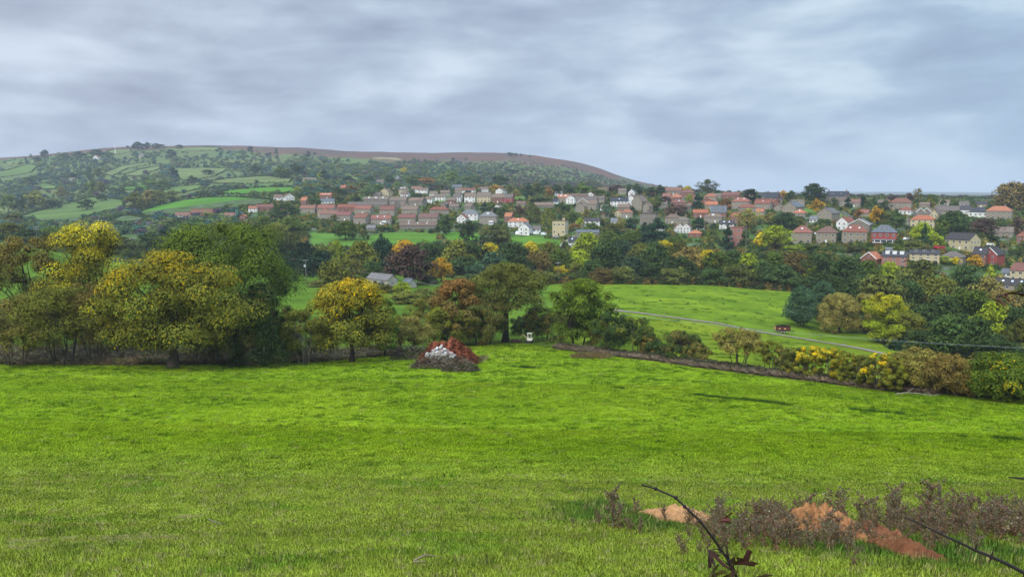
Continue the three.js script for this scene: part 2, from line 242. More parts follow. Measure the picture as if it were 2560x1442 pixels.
function hillColour(x, z, d, y) {
  for (const f of HILL_FIELDS) if (inside(f, x, z)) { const k = 1 + 0.55 * fbm(x * 0.012, z * 0.02, 3, 4); return f.c.map((v) => v * k); }
  const X = 1280 + (x / d) * 1966, Y = project(V(x, y, z))[1], n = fbm(x * 0.008, z * 0.008, 4, 4), n2 = fbm(x * 0.03, z * 0.03, 6, 3);
  const moor = X > 1750 ? 0 : smooth(6, -4, Y - moorLine(X) - n * 22) * smooth(1500, 1900, d);
  const scrub = [0.115 + 0.06 * n + 0.04 * n2, 0.145 + 0.07 * n2, 0.05];
  const heather = [0.125 + 0.08 * n + 0.06 * n2, 0.07 + 0.05 * n2, 0.052 - 0.02 * n];
  const far = smooth(1250, 1500, X) * 0.4;
  return [0, 1, 2].map((k) => lerp(lerp(scrub[k], [0.085, 0.085, 0.05][k], far), heather[k], moor));
}
{ // the far moor on the skyline, some kilometres off
  const n = 160, P = [], C = [], I = [];
  const prof = (X) => 481.5 - 2.2 * smooth(1700, 2000, X) + 2.5 * smooth(2300, 2550, X) + 1.4 * fbm(X * 0.006, 3.3, 0, 3);
  for (let i = 0; i <= n; i++) { const X = lerp(1200, 3300, i / n), u = (X - 1280) / 1966; [[5200, 497 - 3], [6200, prof(X) + 4.5], [7600, prof(X)], [9500, prof(X) + 3]].forEach(([d, Y], j) => { P.push(u * d, d * tanOf(Y), -d); const k = 1 + 0.8 * fbm(X * 0.02, j * 2.1, 1, 3); C.push(0.09 * k, 0.10 * k, 0.07 * k); if (i < n && j < 3) { const a = i * 4 + j, b = a + 4; I.push(a, b, a + 1, b, b + 1, a + 1); } }); }
  const g = new THREE.BufferGeometry(); g.setAttribute('position', new THREE.Float32BufferAttribute(P, 3)); g.setAttribute('color', new THREE.Float32BufferAttribute(C, 3)); g.setIndex(I); g.computeVertexNormals();
  tag(mesh('distant_moor', g, new THREE.MeshPhysicalMaterial({ specularIntensity: 0.05, vertexColors: true, roughness: 1, side: THREE.DoubleSide }), scene), 'low blue-grey moor on the horizon at the right', null, null, 'structure');
}
function strip(name, pts, width, mat, label, lift = 0.12) {     // a road or track laid along the ground
  const P = [], U = [], I = []; let s = 0;
  const ps = []; for (let i = 0; i < pts.length - 1; i++) for (let k = 0; k < 14; k++) ps.push(pts[i].clone().lerp(pts[i + 1], k / 14)); ps.push(pts[pts.length - 1]);
  ps.forEach((p, i) => { const q = ps[Math.min(i + 1, ps.length - 1)].clone().sub(ps[Math.max(i - 1, 0)]).setY(0).normalize(), w = (width / 2) * (1 + 0.18 * noise(i * 0.4, 2.2, 1)); for (const e of [-1, -0.33, 0.33, 1]) { const x = p.x - q.z * w * e, z = p.z + q.x * w * e; P.push(x, land(x, z) + lift + (Math.abs(e) < 0.5 ? 0.05 : 0), z); U.push(e * width / 4, s / 2); } if (i) s += p.distanceTo(ps[i - 1]); if (i < ps.length - 1) for (let k = 0; k < 3; k++) { const a = i * 4 + k; I.push(a, a + 1, a + 5, a, a + 5, a + 4); } });
  const g = new THREE.BufferGeometry(); g.setAttribute('position', new THREE.Float32BufferAttribute(P, 3)); g.setAttribute('uv', new THREE.Float32BufferAttribute(U, 2)); g.setIndex(I); g.computeVertexNormals();
  if (g.attributes.normal.getY(0) < 0) { g.setIndex(I.reverse()); g.computeVertexNormals(); }
  return tag(mesh(name, g, mat, scene), label, null, null, 'structure');
}
const trackMat = std(0.30, 0.265, 0.21, { map: texMottle }), roadMat = std(0.12, 0.12, 0.125, { map: texMottle });
const TRACK =  [[1505, 770], [1560, 779], [1640, 789], [1740, 802], [1840, 818], [1920, 833], [2010, 847], [2100, 862], [2180, 878], [2260, 895], [2330, 906]].map(([X, Y]) => hit(X, Y, 140));
strip('track_verge', TRACK, 3.6, std(0.16, 0.145, 0.06, { map: texMottle }), 'worn brownish verges of the farm track', 0.08);
strip('farm_track', TRACK, 1.6, trackMat, 'pale stony farm track crossing the valley pasture', 0.2);
strip('village_road', [[2100, 527], [2118, 534], [2132, 541], [2150, 550]].map(([X, Y]) => hit(X, Y, 500)), 5, roadMat, 'grey village road between the gardens below the long dark-roofed house', 0.2);
strip('village_road', [[2505, 622], [2525, 630], [2545, 640], [2590, 655]].map(([X, Y]) => hit(X, Y, 400)), 5, roadMat, 'grey road at the right edge beside the brick gable house', 0.2);
strip('village_road', [[1400, 618], [1412, 608], [1424, 600], [1428, 590]].map(([X, Y]) => hit(X, Y, 450)), 4, trackMat, 'pale lane climbing beside the small white cottage', 0.2);
// ---------------------------------------------------------------- how plants are built
function geom(P, N, C, I, U) { const g = new THREE.BufferGeometry(); g.setAttribute('position', new THREE.Float32BufferAttribute(P, 3)); if (N) g.setAttribute('normal', new THREE.Float32BufferAttribute(N, 3)); if (C) g.setAttribute('color', new THREE.Float32BufferAttribute(C, 3)); if (U) g.setAttribute('uv', new THREE.Float32BufferAttribute(U, 2)); g.setIndex(I); if (!N) g.computeVertexNormals(); return g; }
class Leaves {
  constructor(r) { this.r = r; this.P = []; this.N = []; this.C = []; this.I = []; }
  leaf(x, y, z, nx, ny, nz, s, a, c) {               // a folded diamond of length s, width a * s, facing n
    const r = this.r; let l = Math.hypot(nx, ny, nz) || 1; nx /= l; ny /= l; nz /= l;
    let tx = r() - 0.5, ty = r() - 0.5, tz = r() - 0.5; const d = tx * nx + ty * ny + tz * nz; tx -= d * nx; ty -= d * ny; tz -= d * nz; l = Math.hypot(tx, ty, tz) || 1; tx /= l; ty /= l; tz /= l;
    const bx = ny * tz - nz * ty, by = nz * tx - nx * tz, bz = nx * ty - ny * tx, h = s / 2, w = (s * a) / 2, f = s * 0.12, k = this.P.length / 3;
    this.P.push(x - tx * h, y - ty * h, z - tz * h, x + bx * w + nx * f, y + by * w + ny * f, z + bz * w + nz * f, x + tx * h, y + ty * h, z + tz * h, x - bx * w + nx * f, y - by * w + ny * f, z - bz * w + nz * f);
    for (let i = 0; i < 4; i++) { this.N.push(nx, ny, nz); this.C.push(c[0], c[1], c[2]); }
    this.I.push(k, k + 2, k + 1, k, k + 3, k + 2);
  }
  blade(p, q, w, c) {                                // a thin triangle from p to q: a twig or a blade
    const r = this.r, dx = q[0] - p[0], dy = q[1] - p[1], dz = q[2] - p[2]; let ax = r() - 0.5, ay = r() - 0.5, az = r() - 0.5, bx = dy * az - dz * ay, by = dz * ax - dx * az, bz = dx * ay - dy * ax, l = Math.hypot(bx, by, bz) || 1; bx *= w / l; by *= w / l; bz *= w / l;
    let nx = dy * bz - dz * by, ny = dz * bx - dx * bz, nz = dx * by - dy * bx; l = Math.hypot(nx, ny, nz) || 1; if (ny < 0) l = -l; const k = this.P.length / 3;
    this.P.push(p[0] - bx, p[1] - by, p[2] - bz, p[0] + bx, p[1] + by, p[2] + bz, q[0], q[1], q[2]);
    for (let i = 0; i < 3; i++) { this.N.push(nx / l, ny / l, nz / l); this.C.push(c[0], c[1], c[2]); } this.I.push(k, k + 1, k + 2);
  }
  build() { return geom(this.P, this.N, this.C, this.I); }
}
function tubes(list, sides = 5) {                     // list of [[points], r0, r1]: tapered limbs in one geometry
  const P = [], U = [], I = [];
  for (const [pts, r0, r1] of list) {
    const n = pts.length, base = P.length / 3; let s = 0;
    for (let i = 0; i < n; i++) {
      const a = pts[Math.max(i - 1, 0)], b = pts[Math.min(i + 1, n - 1)], t = V(b[0] - a[0], b[1] - a[1], b[2] - a[2]).normalize(), e = Math.abs(t.y) > 0.9 ? V(1, 0, 0) : V(0, 1, 0), p = V(0, 0, 0).crossVectors(t, e).normalize(), q = V(0, 0, 0).crossVectors(t, p), r = lerp(r0, r1, i / (n - 1));
      if (i) s += Math.hypot(pts[i][0] - pts[i - 1][0], pts[i][1] - pts[i - 1][1], pts[i][2] - pts[i - 1][2]);
      for (let k = 0; k <= sides; k++) { const w = (k / sides) * 6.2832, c = Math.cos(w) * r, d = Math.sin(w) * r; P.push(pts[i][0] + p.x * c + q.x * d, pts[i][1] + p.y * c + q.y * d, pts[i][2] + p.z * c + q.z * d); U.push(k / sides, s); }
      if (i) for (let k = 0; k < sides; k++) { const A = base + (i - 1) * (sides + 1) + k, B = A + sides + 1; I.push(A, B, A + 1, A + 1, B, B + 1); }
    }
  }
  return geom(P, null, null, I, U);
}
const arc = (p, q, lift, r, n = 4) => Array.from({ length: n + 1 }, (_, i) => { const t = i / n, k = Math.sin(t * Math.PI), w = i && i < n ? 0.06 : 0, L = Math.hypot(q[0] - p[0], q[1] - p[1], q[2] - p[2]); return [lerp(p[0], q[0], t) + (r() - 0.5) * w * L, lerp(p[1], q[1], t) + k * lift * L + (r() - 0.5) * w * L, lerp(p[2], q[2], t) + (r() - 0.5) * w * L]; });
const rdir = (r) => { const z = r() * 2 - 1, a = r() * 6.2832, s = Math.sqrt(1 - z * z); return [s * Math.cos(a), z, s * Math.sin(a)]; };

// A tree of height 1 and width 1 is grown from a description; its crown is made of leaf clumps set round the ends of its limbs.
// s: shape, n: leaves, leaf: leaf size (share of the width), clumps, top: colour factor of the highest clumps, mix: [colour factor, share] of clumps that have turned
function grow(o) {
  const r = rng(o.seed), L = new Leaves(r), W = o.w, H = o.h, limbs = [], blobs = [];
  const base = o.base ?? 0.2, cy = base * H, ch = H - cy, R = W / 2;
  const lobes = [r() * 6.28, r() * 6.28, r() * 6.28];
  const prof = { dome: (t) => Math.pow(Math.max(0, 1 - Math.pow(Math.abs(t - 0.32) / (t < 0.32 ? 0.5 : 0.70), 2.2)), 0.5), egg: (t) => Math.pow(Math.max(0, 1 - Math.pow(Math.abs(t - 0.4) / (t < 0.4 ? 0.48 : 0.62), 2)), 0.6), cone: (t) => Math.pow(Math.max(0.0, 1 - t), 0.75) * (0.35 + 0.65 * smooth(-0.05, 0.22, t)), column: (t) => Math.pow(Math.max(0, 1 - t), 0.42) * smooth(-0.1, 0.25, t), wide: (t) => Math.pow(Math.max(0, 1 - Math.pow(Math.abs(t - 0.5) / (t < 0.5 ? 0.62 : 0.55), 2)), 0.45) }[o.s];
  const count = o.clumps, tone = o.tone ?? 0.3;
  for (let i = 0; i < count; i++) {
    const t = o.s === 'cone' || o.s === 'column' ? Math.pow(r(), 1.25) : 0.02 + 0.98 * Math.pow(r(), 0.85), a = r() * 6.2832;
    const lob = 1 + (o.lobe ?? 0.16) * (Math.sin(a * 2 + lobes[0] + t * 2) * 0.5 + Math.sin(a * 3 + lobes[1] - t * 3) * 0.5 + Math.sin(t * 9 + lobes[2]) * 0.35);
    const pr = prof(t), rr = (i % 3 === 2 ? 0.25 + r() * 0.4 : 0.66 + r() * 0.32) * pr * R * lob;
    const size = (o.clump ?? 0.2) * R * (0.65 + 0.7 * r()) * (o.s === 'cone' || o.s === 'column' ? 0.45 + 0.6 * pr : 0.75 + 0.35 * pr);
    const y = cy + t * (ch - size * 0.8) + size * 0.1;
    let k = 1 + (r() - 0.5) * 2 * tone, c = [k, k, k];
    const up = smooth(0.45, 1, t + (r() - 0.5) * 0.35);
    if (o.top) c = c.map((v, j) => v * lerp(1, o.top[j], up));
    const turned = o.mix && r() < o.mix[1] * (0.5 + t);
    blobs.push([Math.cos(a) * rr, y, Math.sin(a) * rr, size, c, turned]);
  }
  const cum = []; let tot = 0; for (const b of blobs) cum.push((tot += b[3] * b[3]));
  const flat = o.flat ?? 0.75;
  for (let i = 0; i < o.n; i++) {
    const v = r() * tot; let lo = 0, hi = blobs.length - 1; while (lo < hi) { const m = (lo + hi) >> 1; if (cum[m] < v) lo = m + 1; else hi = m; }
    const [bx, by, bz, br, c0, turned] = blobs[lo]; let c = c0; if (o.mix && r() < (turned ? 0.6 : o.mix[1] * 0.45)) c = c0.map((v, j) => v * o.mix[0][j]); let d = rdir(r); if (d[1] < -0.25 && r() < 0.6) d[1] = -d[1];
    if (o.tips) { const k = smooth(-0.1, 0.75, d[1] + (r() - 0.5) * 0.6) * smooth(0.1, 0.8, (by - cy) / ch + 0.15 * Math.sin(bx * 1.7 + bz)); c = c.map((v, j) => v * lerp(1, o.tips[j], k)); }
    const q = br * (0.80 + 0.26 * r()), k = 0.76 + r() * 0.48, h = (r() - 0.5) * 0.22, s = o.leaf * W * (0.6 + 0.8 * r());
    const dr = o.droop ? -o.droop * r() * ch * 0.5 : 0;
    L.leaf(bx + d[0] * q, by + d[1] * q * flat + dr, bz + d[2] * q, d[0] + (r() - 0.5) * 0.8, d[1] * 0.9 + 0.3 + (r() - 0.5) * 0.7, d[2] + (r() - 0.5) * 0.8, s, o.droop ? 0.4 : 0.62, [c[0] * k * (1 + h), c[1] * k, c[2] * k * (1 - h)]);
  }
  const cores = Math.round(o.n * 0.1);                 // the dense inside of each clump, its shade put into darker leaf colour
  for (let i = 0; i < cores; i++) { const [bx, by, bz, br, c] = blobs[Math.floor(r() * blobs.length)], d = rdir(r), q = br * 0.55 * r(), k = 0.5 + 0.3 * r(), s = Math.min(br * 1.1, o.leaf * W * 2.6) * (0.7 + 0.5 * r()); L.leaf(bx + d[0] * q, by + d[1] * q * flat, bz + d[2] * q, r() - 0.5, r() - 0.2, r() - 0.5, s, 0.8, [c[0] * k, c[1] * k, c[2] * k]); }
  if (o.sprays) for (let i = 0; i < o.sprays; i++) {   // fine twigs that stand out of the crown
    const b = blobs[Math.floor(r() * blobs.length)], d = rdir(r); d[1] = Math.abs(d[1]) * 0.8 + 0.1; const l = b[3] * (1.0 + r() * 0.9);
    L.blade([b[0], b[1], b[2]], [b[0] + d[0] * l, b[1] + d[1] * l, b[2] + d[2] * l], W * 0.0035, o.twig ?? [0.8, 0.7, 0.6]);
  }
  const tr = (o.trunk ?? 0.035) * W * 0.72, stems = o.stems ?? 1, lean = o.lean ?? 0;
  for (let s = 0; s < stems; s++) {
    const a = r() * 6.28, sp = stems > 1 ? 0.10 * W : 0, x0 = Math.cos(a) * sp, z0 = Math.sin(a) * sp, fork = cy + ch * (stems > 1 ? 0.3 : o.fork ?? 0.12), x1 = x0 * (stems > 1 ? 2.2 : 1) + lean * W, z1 = z0 * (stems > 1 ? 2.2 : 1);
    const path = arc([x0, -0.06 * H, z0], [x1, fork, z1], 0.0, r, 4); limbs.push([path, tr * (stems > 1 ? 0.6 : 1.25), tr * (stems > 1 ? 0.35 : 0.8)]);
    if (stems === 1) limbs.push([[[x0 - tr * 0.1, -0.05 * H, z0], [x0, 0.03 * H, z0], [x0 + lean * W * 0.2, 0.1 * H, z0]], tr * 1.9, tr * 1.05]);
    if (o.s === 'cone' || o.s === 'column') limbs.push([[[x1, fork, z1], [x1 * 0.5, H * 0.7, 0], [0, H * 0.96, 0]], tr * 0.8, tr * 0.1]);
    const nb = o.limbs ?? 7;
    for (let i = 0; i < nb / stems; i++) { const b = blobs[Math.floor(r() * blobs.length)], f = [lerp(x0, x1, 0.75 + r() * 0.25), fork * (0.8 + r() * 0.2), lerp(z0, z1, 0.9)]; const path2 = arc(f, [b[0], b[1], b[2]], 0.12, r, 4); limbs.push([path2, tr * (stems > 1 ? 0.3 : 0.42), tr * 0.07]); if (o.twiggy) for (let j = 0; j < 4; j++) { const m = path2[2 + (j % 2)], e = blobs[Math.floor(r() * blobs.length)], t = 0.45; limbs.push([arc(m, [lerp(m[0], e[0], t), lerp(m[1], e[1], t) + 0.05 * H, lerp(m[2], e[2], t)], 0.1, r, 3), tr * 0.22, tr * 0.06]); } }
  }
  const xs = [], ys = []; for (let i = 0; i < L.P.length; i += 12) { xs.push(Math.hypot(L.P[i], L.P[i + 2])); ys.push(L.P[i + 1]); } xs.sort((a, b) => a - b); ys.sort((a, b) => a - b);
  const kx = Math.min(1.15, (W * 0.5) / xs[Math.floor(xs.length * 0.965)]), ky = Math.min(1.2, H / ys[Math.floor(ys.length * 0.997)]);   // the crown keeps to its width and height
  for (let i = 0; i < L.P.length; i += 3) { L.P[i] *= kx; L.P[i + 1] *= ky; L.P[i + 2] *= kx; }
  for (const [pts] of limbs) for (const q of pts) { q[0] *= kx; q[2] *= kx; }
  return { crown: L.build(), trunk: tubes(limbs, o.sides ?? 5) };
}
const LAMBDA = {                                      // leaf colours of the season
  g: [0.098, 0.146, 0.015], d: [0.054, 0.090, 0.020], o: [0.160, 0.166, 0.021], l: [0.255, 0.31, 0.014], y: [0.54, 0.42, 0.010], n: [0.46, 0.26, 0.013], b: [0.20, 0.145, 0.033],
  r: [0.28, 0.14, 0.028], p: [0.106, 0.064, 0.042], k: [0.024, 0.052, 0.021], e: [0.060, 0.112, 0.048], t: [0.265, 0.225, 0.048], m: [0.122, 0.136, 0.026], a: [0.40, 0.055, 0.05],
};
const WORDS = { g: 'mid green', d: 'dark green', o: 'olive green', l: 'lime green', y: 'bright yellow', n: 'orange', b: 'brown', r: 'rust brown', p: 'purple brown', k: 'blackish green', e: 'blue green', t: 'tan', m: 'dull green', a: 'crimson' };
const leaf = (k) => leafMat(...LAMBDA[k]);
const PROTO = {};
function proto(kind, far) {
  const key = kind + (far ? 'far' : ''); if (PROTO[key]) return PROTO[key];
  const f = far ? 0.34 : 1, lf = far ? 1.7 : 1, base = { w: 1, h: 1, lobe: 0.18 };
  const K = {
    round: { s: 'dome', n: 2500, leaf: 0.057, clumps: 60, clump: 0.30, base: 0.10, seed: 11 }, round2: { s: 'egg', n: 2500, leaf: 0.057, clumps: 64, clump: 0.30, base: 0.06, seed: 12, lobe: 0.26 },
    round3: { s: 'wide', n: 2500, leaf: 0.057, clumps: 58, clump: 0.32, base: 0.06, seed: 13, lobe: 0.3 }, tall: { s: 'egg', n: 2500, leaf: 0.062, clumps: 70, clump: 0.34, base: 0.05, seed: 14, lobe: 0.3 },
    cone: { s: 'cone', n: 2600, leaf: 0.060, clumps: 80, clump: 0.34, base: 0.03, seed: 15, flat: 0.5, lobe: 0.1 }, poplar: { s: 'column', n: 3200, leaf: 0.060, clumps: 80, clump: 0.36, base: 0.08, seed: 16, lobe: 0.12 },
    bush: { s: 'wide', n: 2000, leaf: 0.065, clumps: 34, clump: 0.4, base: 0.0, seed: 17, lobe: 0.25 }, haw: { s: 'wide', n: 3000, leaf: 0.036, clumps: 50, clump: 0.28, base: 0.22, seed: 18, stems: 4, sprays: 260, twiggy: 1, limbs: 10, trunk: 0.03 },
    willow: { s: 'dome', n: 3000, leaf: 0.055, clumps: 46, clump: 0.3, base: 0.2, seed: 19, droop: 0.8 }, cedar: { s: 'wide', n: 2400, leaf: 0.056, clumps: 44, clump: 0.4, base: 0.08, seed: 20, flat: 0.28, lobe: 0.3 },
    open: { s: 'dome', n: 1900, leaf: 0.042, clumps: 48, clump: 0.24, base: 0.22, seed: 21, sprays: 300, twiggy: 1, limbs: 12, lobe: 0.3 },
  }[kind];
  return (PROTO[key] = grow({ ...base, ...K, n: Math.round(K.n * f), leaf: K.leaf * lf, clumps: far ? Math.round(K.clumps * 0.6) : K.clumps, sprays: far ? 0 : K.sprays, limbs: far ? 3 : K.limbs, sides: far ? 4 : 5 }));
}
// ---------------------------------------------------------------- trees of the two hedges at the end of the meadow
// [column, distance, top row, width in px, kind, colour, options, name, label, category]
const rel = (k, to) => LAMBDA[to].map((v, i) => v / LAMBDA[k][i]);
function ownTree(name, X, d, Ytop, px, o, colour, label, category = 'tree', bark = BARK_DARK) {
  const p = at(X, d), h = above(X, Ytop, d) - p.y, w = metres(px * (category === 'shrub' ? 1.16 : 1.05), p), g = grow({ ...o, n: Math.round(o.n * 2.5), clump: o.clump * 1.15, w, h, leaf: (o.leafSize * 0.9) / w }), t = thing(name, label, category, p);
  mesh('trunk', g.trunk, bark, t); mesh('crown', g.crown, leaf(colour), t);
  return t;
}
const big = { clumps: 150, clump: 0.185, limbs: 16, sides: 7, lobe: 0.2, leafSize: 0.42, tone: 0.26 };
ownTree('oak_tree', 432, 135, 630, 348, { ...big, s: 'dome', n: 17000, base: 0.19, seed: 101, lean: 0.02, trunk: 0.038, clump: 0.19, clumps: 120, lobe: 0.34, flat: 0.62, mix: [rel('o', 'y').map((v) => v * 0.62), 0.2], top: [1.25, 1.08, 0.9] }, 'o', 'big spreading oak with leaning trunk, turning orange, at the left hedge', 'tree', BARK);
ownTree('ash_tree', 238, 178, 557, 262, { ...big, s: 'wide', n: 12500, base: 0.02, seed: 102, lobe: 0.5, clump: 0.23, clumps: 80, tips: [4.0, 3.1, 0.7] }, 'o', 'tall ash with bright yellow top behind the left hedge');
ownTree('oak_tree', 82, 176, 592, 190, { ...big, s: 'wide', n: 9000, base: 0.08, seed: 103, clumps: 110, lobe: 0.24, top: [1.5, 1.02, 1.1] }, 'm', 'brown-green rounded oak at the left edge, left of the yellow ash');
ownTree('oak_tree', 572, 180, 558, 372, { ...big, s: 'wide', n: 21000, base: 0.02, seed: 104, clumps: 140, clump: 0.2, lobe: 0.16, flat: 0.65, leafSize: 0.48, top: [1.2, 1.1, 1] }, 'g', 'very large dark green oak behind the orange-tinged oak');
ownTree('hawthorn', 40, 134, 742, 150, { ...big, s: 'wide', n: 5200, base: 0.26, seed: 105, stems: 5, sprays: 500, twiggy: 1, limbs: 15, leafSize: 0.26, trunk: 0.022, clumps: 70 }, 't', 'tan many-stemmed hawthorn at the left edge of the hedge', 'shrub', BARK);
ownTree('hawthorn', 150, 136, 716, 175, { ...big, s: 'wide', n: 6200, base: 0.2, seed: 106, stems: 6, sprays: 600, twiggy: 1, limbs: 18, leafSize: 0.26, trunk: 0.02, clumps: 80 }, 'o', 'grey-green thicket of hawthorn with dark stems below the yellow ash', 'shrub');
ownTree('hawthorn', 236, 139, 708, 120, { ...big, s: 'wide', n: 3600, base: 0.26, seed: 107, stems: 5, sprays: 600, twiggy: 1, limbs: 16, leafSize: 0.24, trunk: 0.026, clumps: 64 }, 'b', 'rusty thin-leaved hawthorn between the thicket and the leaning oak', 'shrub', BARK);
ownTree('ivy_clad_tree', 648, 142, 712, 150, { ...big, s: 'dome', n: 7000, base: 0.06, seed: 108, droop: 0.35, clumps: 70, leafSize: 0.36, stems: 3, trunk: 0.03, mix: [rel('d', 'b'), 0.12] }, 'd', 'dark ivy-clad drooping tree right of the leaning oak');
ownTree('hawthorn', 755, 146, 765, 125, { ...big, s: 'wide', n: 3900, base: 0.2, seed: 109, stems: 4, sprays: 500, twiggy: 1, limbs: 15, leafSize: 0.26, trunk: 0.024, clumps: 60 }, 'o', 'open olive hawthorn with pale bent stems left of the orange-topped sycamore', 'shrub', BARK_PALE);
ownTree('sycamore_tree', 880, 150, 700, 196, { ...big, s: 'dome', n: 10500, base: 0.2, seed: 110, clumps: 120, lobe: 0.12, top: [2.3, 1.7, 0.75], mix: [rel('o', 'y').map((v) => v * 0.7), 0.14] }, 'o', 'rounded orange-topped sycamore left of the rubble heap');
ownTree('sycamore_tree', 962, 163, 748, 70, { ...big, s: 'egg', n: 3600, base: 0.12, seed: 111, clumps: 50 }, 'g', 'dark green narrow tree tucked behind the orange-topped sycamore');
ownTree('hawthorn', 1022, 170, 790, 108, { ...big, s: 'wide', n: 4200, base: 0.1, seed: 112, stems: 4, sprays: 500, leafSize: 0.3, twiggy: 1, clumps: 56, trunk: 0.02 }, 't', 'tan rounded hawthorn directly behind the heap of red brush', 'shrub');
ownTree('oak_tree', 1140, 184, 698, 150, { ...big, s: 'egg', n: 7500, base: 0.1, seed: 113, clumps: 90, lobe: 0.24, top: [1.2, 0.85, 0.9] }, 'b', 'rust-brown oak between the sycamore and the dark round oak');
ownTree('hawthorn', 1120, 180, 768, 120, { ...big, s: 'wide', n: 5000, base: 0.05, seed: 114, stems: 3, clumps: 60, leafSize: 0.34, mix: [rel('o', 'l').map((v) => v * 0.8), 0.2] }, 'o', 'olive and lime hawthorn under the rust-brown oak', 'shrub');
ownTree('hawthorn', 1208, 183, 752, 125, { ...big, s: 'wide', n: 5200, base: 0.03, seed: 115, stems: 3, clumps: 60, leafSize: 0.34, mix: [rel('m', 'b'), 0.3] }, 'm', 'dull green and brown thorn thicket left of the small digger', 'shrub');
ownTree('oak_tree', 1264, 190, 659, 186, { ...big, s: 'dome', n: 9500, base: 0.40, seed: 116, clumps: 100, lobe: 0.2, trunk: 0.05, fork: 0.05, top: [1.25, 1.12, 1] }, 'm', 'round-headed dark green oak with thick trunk beside the small digger');
ownTree('hawthorn', 1362, 194, 766, 100, { ...big, s: 'wide', n: 4600, base: 0.2, seed: 117, stems: 5, twiggy: 1, sprays: 300, clumps: 66, leafSize: 0.32, trunk: 0.02, mix: [rel('d', 'b'), 0.4] }, 'd', 'dark brownish thorn thicket just right of the small digger', 'shrub');
ownTree('ash_tree', 1452, 176, 697, 148, { ...big, s: 'egg', n: 8000, base: 0.16, seed: 118, clumps: 95, lobe: 0.34, stems: 3, twiggy: 1, limbs: 14, leafSize: 0.4, top: [1.35, 1.25, 1] }, 'g', 'tall mid green ash with several stems in the gap of the hedges');
ownTree('hawthorn', 1532, 162, 782, 92, { ...big, s: 'wide', n: 3800, base: 0.2, seed: 119, stems: 3, twiggy: 1, sprays: 300, limbs: 12, clumps: 50, leafSize: 0.3 }, 'd', 'dark green leaning hawthorn just right of the tall ash', 'shrub');
ownTree('hawthorn', 1594, 157, 795, 84, { ...big, s: 'wide', n: 3000, base: 0.26, seed: 120, stems: 3, twiggy: 1, sprays: 300, limbs: 12, clumps: 44, leafSize: 0.28, lean: 0.05, mix: [rel('d', 'o'), 0.4] }, 'd', 'hawthorn with open forked stems, second right of the tall ash', 'shrub', BARK);
ownTree('bramble_bush', 1645, 152, 845, 56, { ...big, s: 'wide', n: 1800, base: 0, seed: 121, stems: 3, clumps: 30, leafSize: 0.28 }, 'd', 'low dark bramble bush left of the dense dark thorn', 'shrub');
ownTree('hawthorn', 1702, 146, 828, 100, { ...big, s: 'wide', n: 4000, base: 0.02, seed: 122, stems: 4, twiggy: 1, sprays: 300, clumps: 50, leafSize: 0.28, mix: [rel('d', 'b'), 0.4] }, 'd', 'dense dark rounded thorn in the middle of the right hedge', 'shrub');
ownTree('hawthorn', 1848, 134, 822, 112, { ...big, s: 'wide', n: 2900, base: 0.42, seed: 123, stems: 7, twiggy: 1, sprays: 600, limbs: 24, clumps: 56, leafSize: 0.26, trunk: 0.022 }, 't', 'vase-shaped thorn with bare fanned stems in the right hedge', 'shrub', BARK);
ownTree('hawthorn', 1922, 130, 850, 56, { ...big, s: 'wide', n: 1700, base: 0.2, seed: 124, stems: 4, twiggy: 1, sprays: 300, limbs: 12, clumps: 30, leafSize: 0.26, trunk: 0.04 }, 'o', 'thin upright olive thorn left of the yellow bushes', 'shrub', BARK);
[[1985, 868, 62, 'm', 'brownish thorn at the left end of the yellow bushes'], [2022, 866, 62, 'y', 'yellow field maple with dark base, left of the yellow row'], [2072, 872, 66, 'y', 'bright yellow field maple, second of the yellow row'], [2112, 880, 62, 'o', 'yellow-flecked olive thorn in the middle of the yellow row'], [2158, 890, 66, 'm', 'dull green leaning thorn with bare base in the yellow row'], [2198, 882, 72, 'y', 'yellow field maple next to the tall brown thorn'], [2236, 892, 60, 'o', 'olive thorn hiding the end of the yellow row']].forEach(([X, Y, px, c, label], i) => {
  const d = 124 - i * 3; ownTree('hedge_maple', X, d, Y, px, { ...big, s: 'wide', n: 2500, base: 0.1, seed: 130 + i, stems: 4, twiggy: 1, sprays: 220, limbs: 10, clumps: 40, leafSize: 0.27, lobe: 0.35, trunk: 0.03, ...(c === 'y' ? { mix: [rel('o', 'y').map((v) => v * 0.6), 0.12], tips: [3.0, 2.3, 0.7] } : { mix: [rel(c, 'y').map((v) => v * 0.5), 0.12] }) }, c === 'y' ? 'o' : c, label, 'shrub', BARK);
});
ownTree('hawthorn', 2292, 108, 872, 124, { ...big, s: 'wide', n: 4800, base: 0.16, seed: 140, stems: 5, twiggy: 1, sprays: 900, limbs: 16, clumps: 64, leafSize: 0.24, lobe: 0.3 }, 't', 'tall tan-brown thorn in the right hedge, beyond the yellow row', 'shrub', BARK);
ownTree('hawthorn', 2388, 104, 888, 134, { ...big, s: 'wide', n: 5200, base: 0.1, seed: 141, stems: 4, twiggy: 1, sprays: 900, limbs: 14, clumps: 64, leafSize: 0.24 }, 'b', 'broad brown thorn beside the wire fence at the right', 'shrub', BARK);
ownTree('sycamore_tree', 2516, 97, 884, 172, { ...big, s: 'wide', n: 7600, base: 0.04, seed: 142, clumps: 90, leafSize: 0.28, stems: 3, mix: [rel('g', 'y').map((v) => v * 0.6), 0.07] }, 'g', 'dark green bushy sycamore at the right end of the hedge');
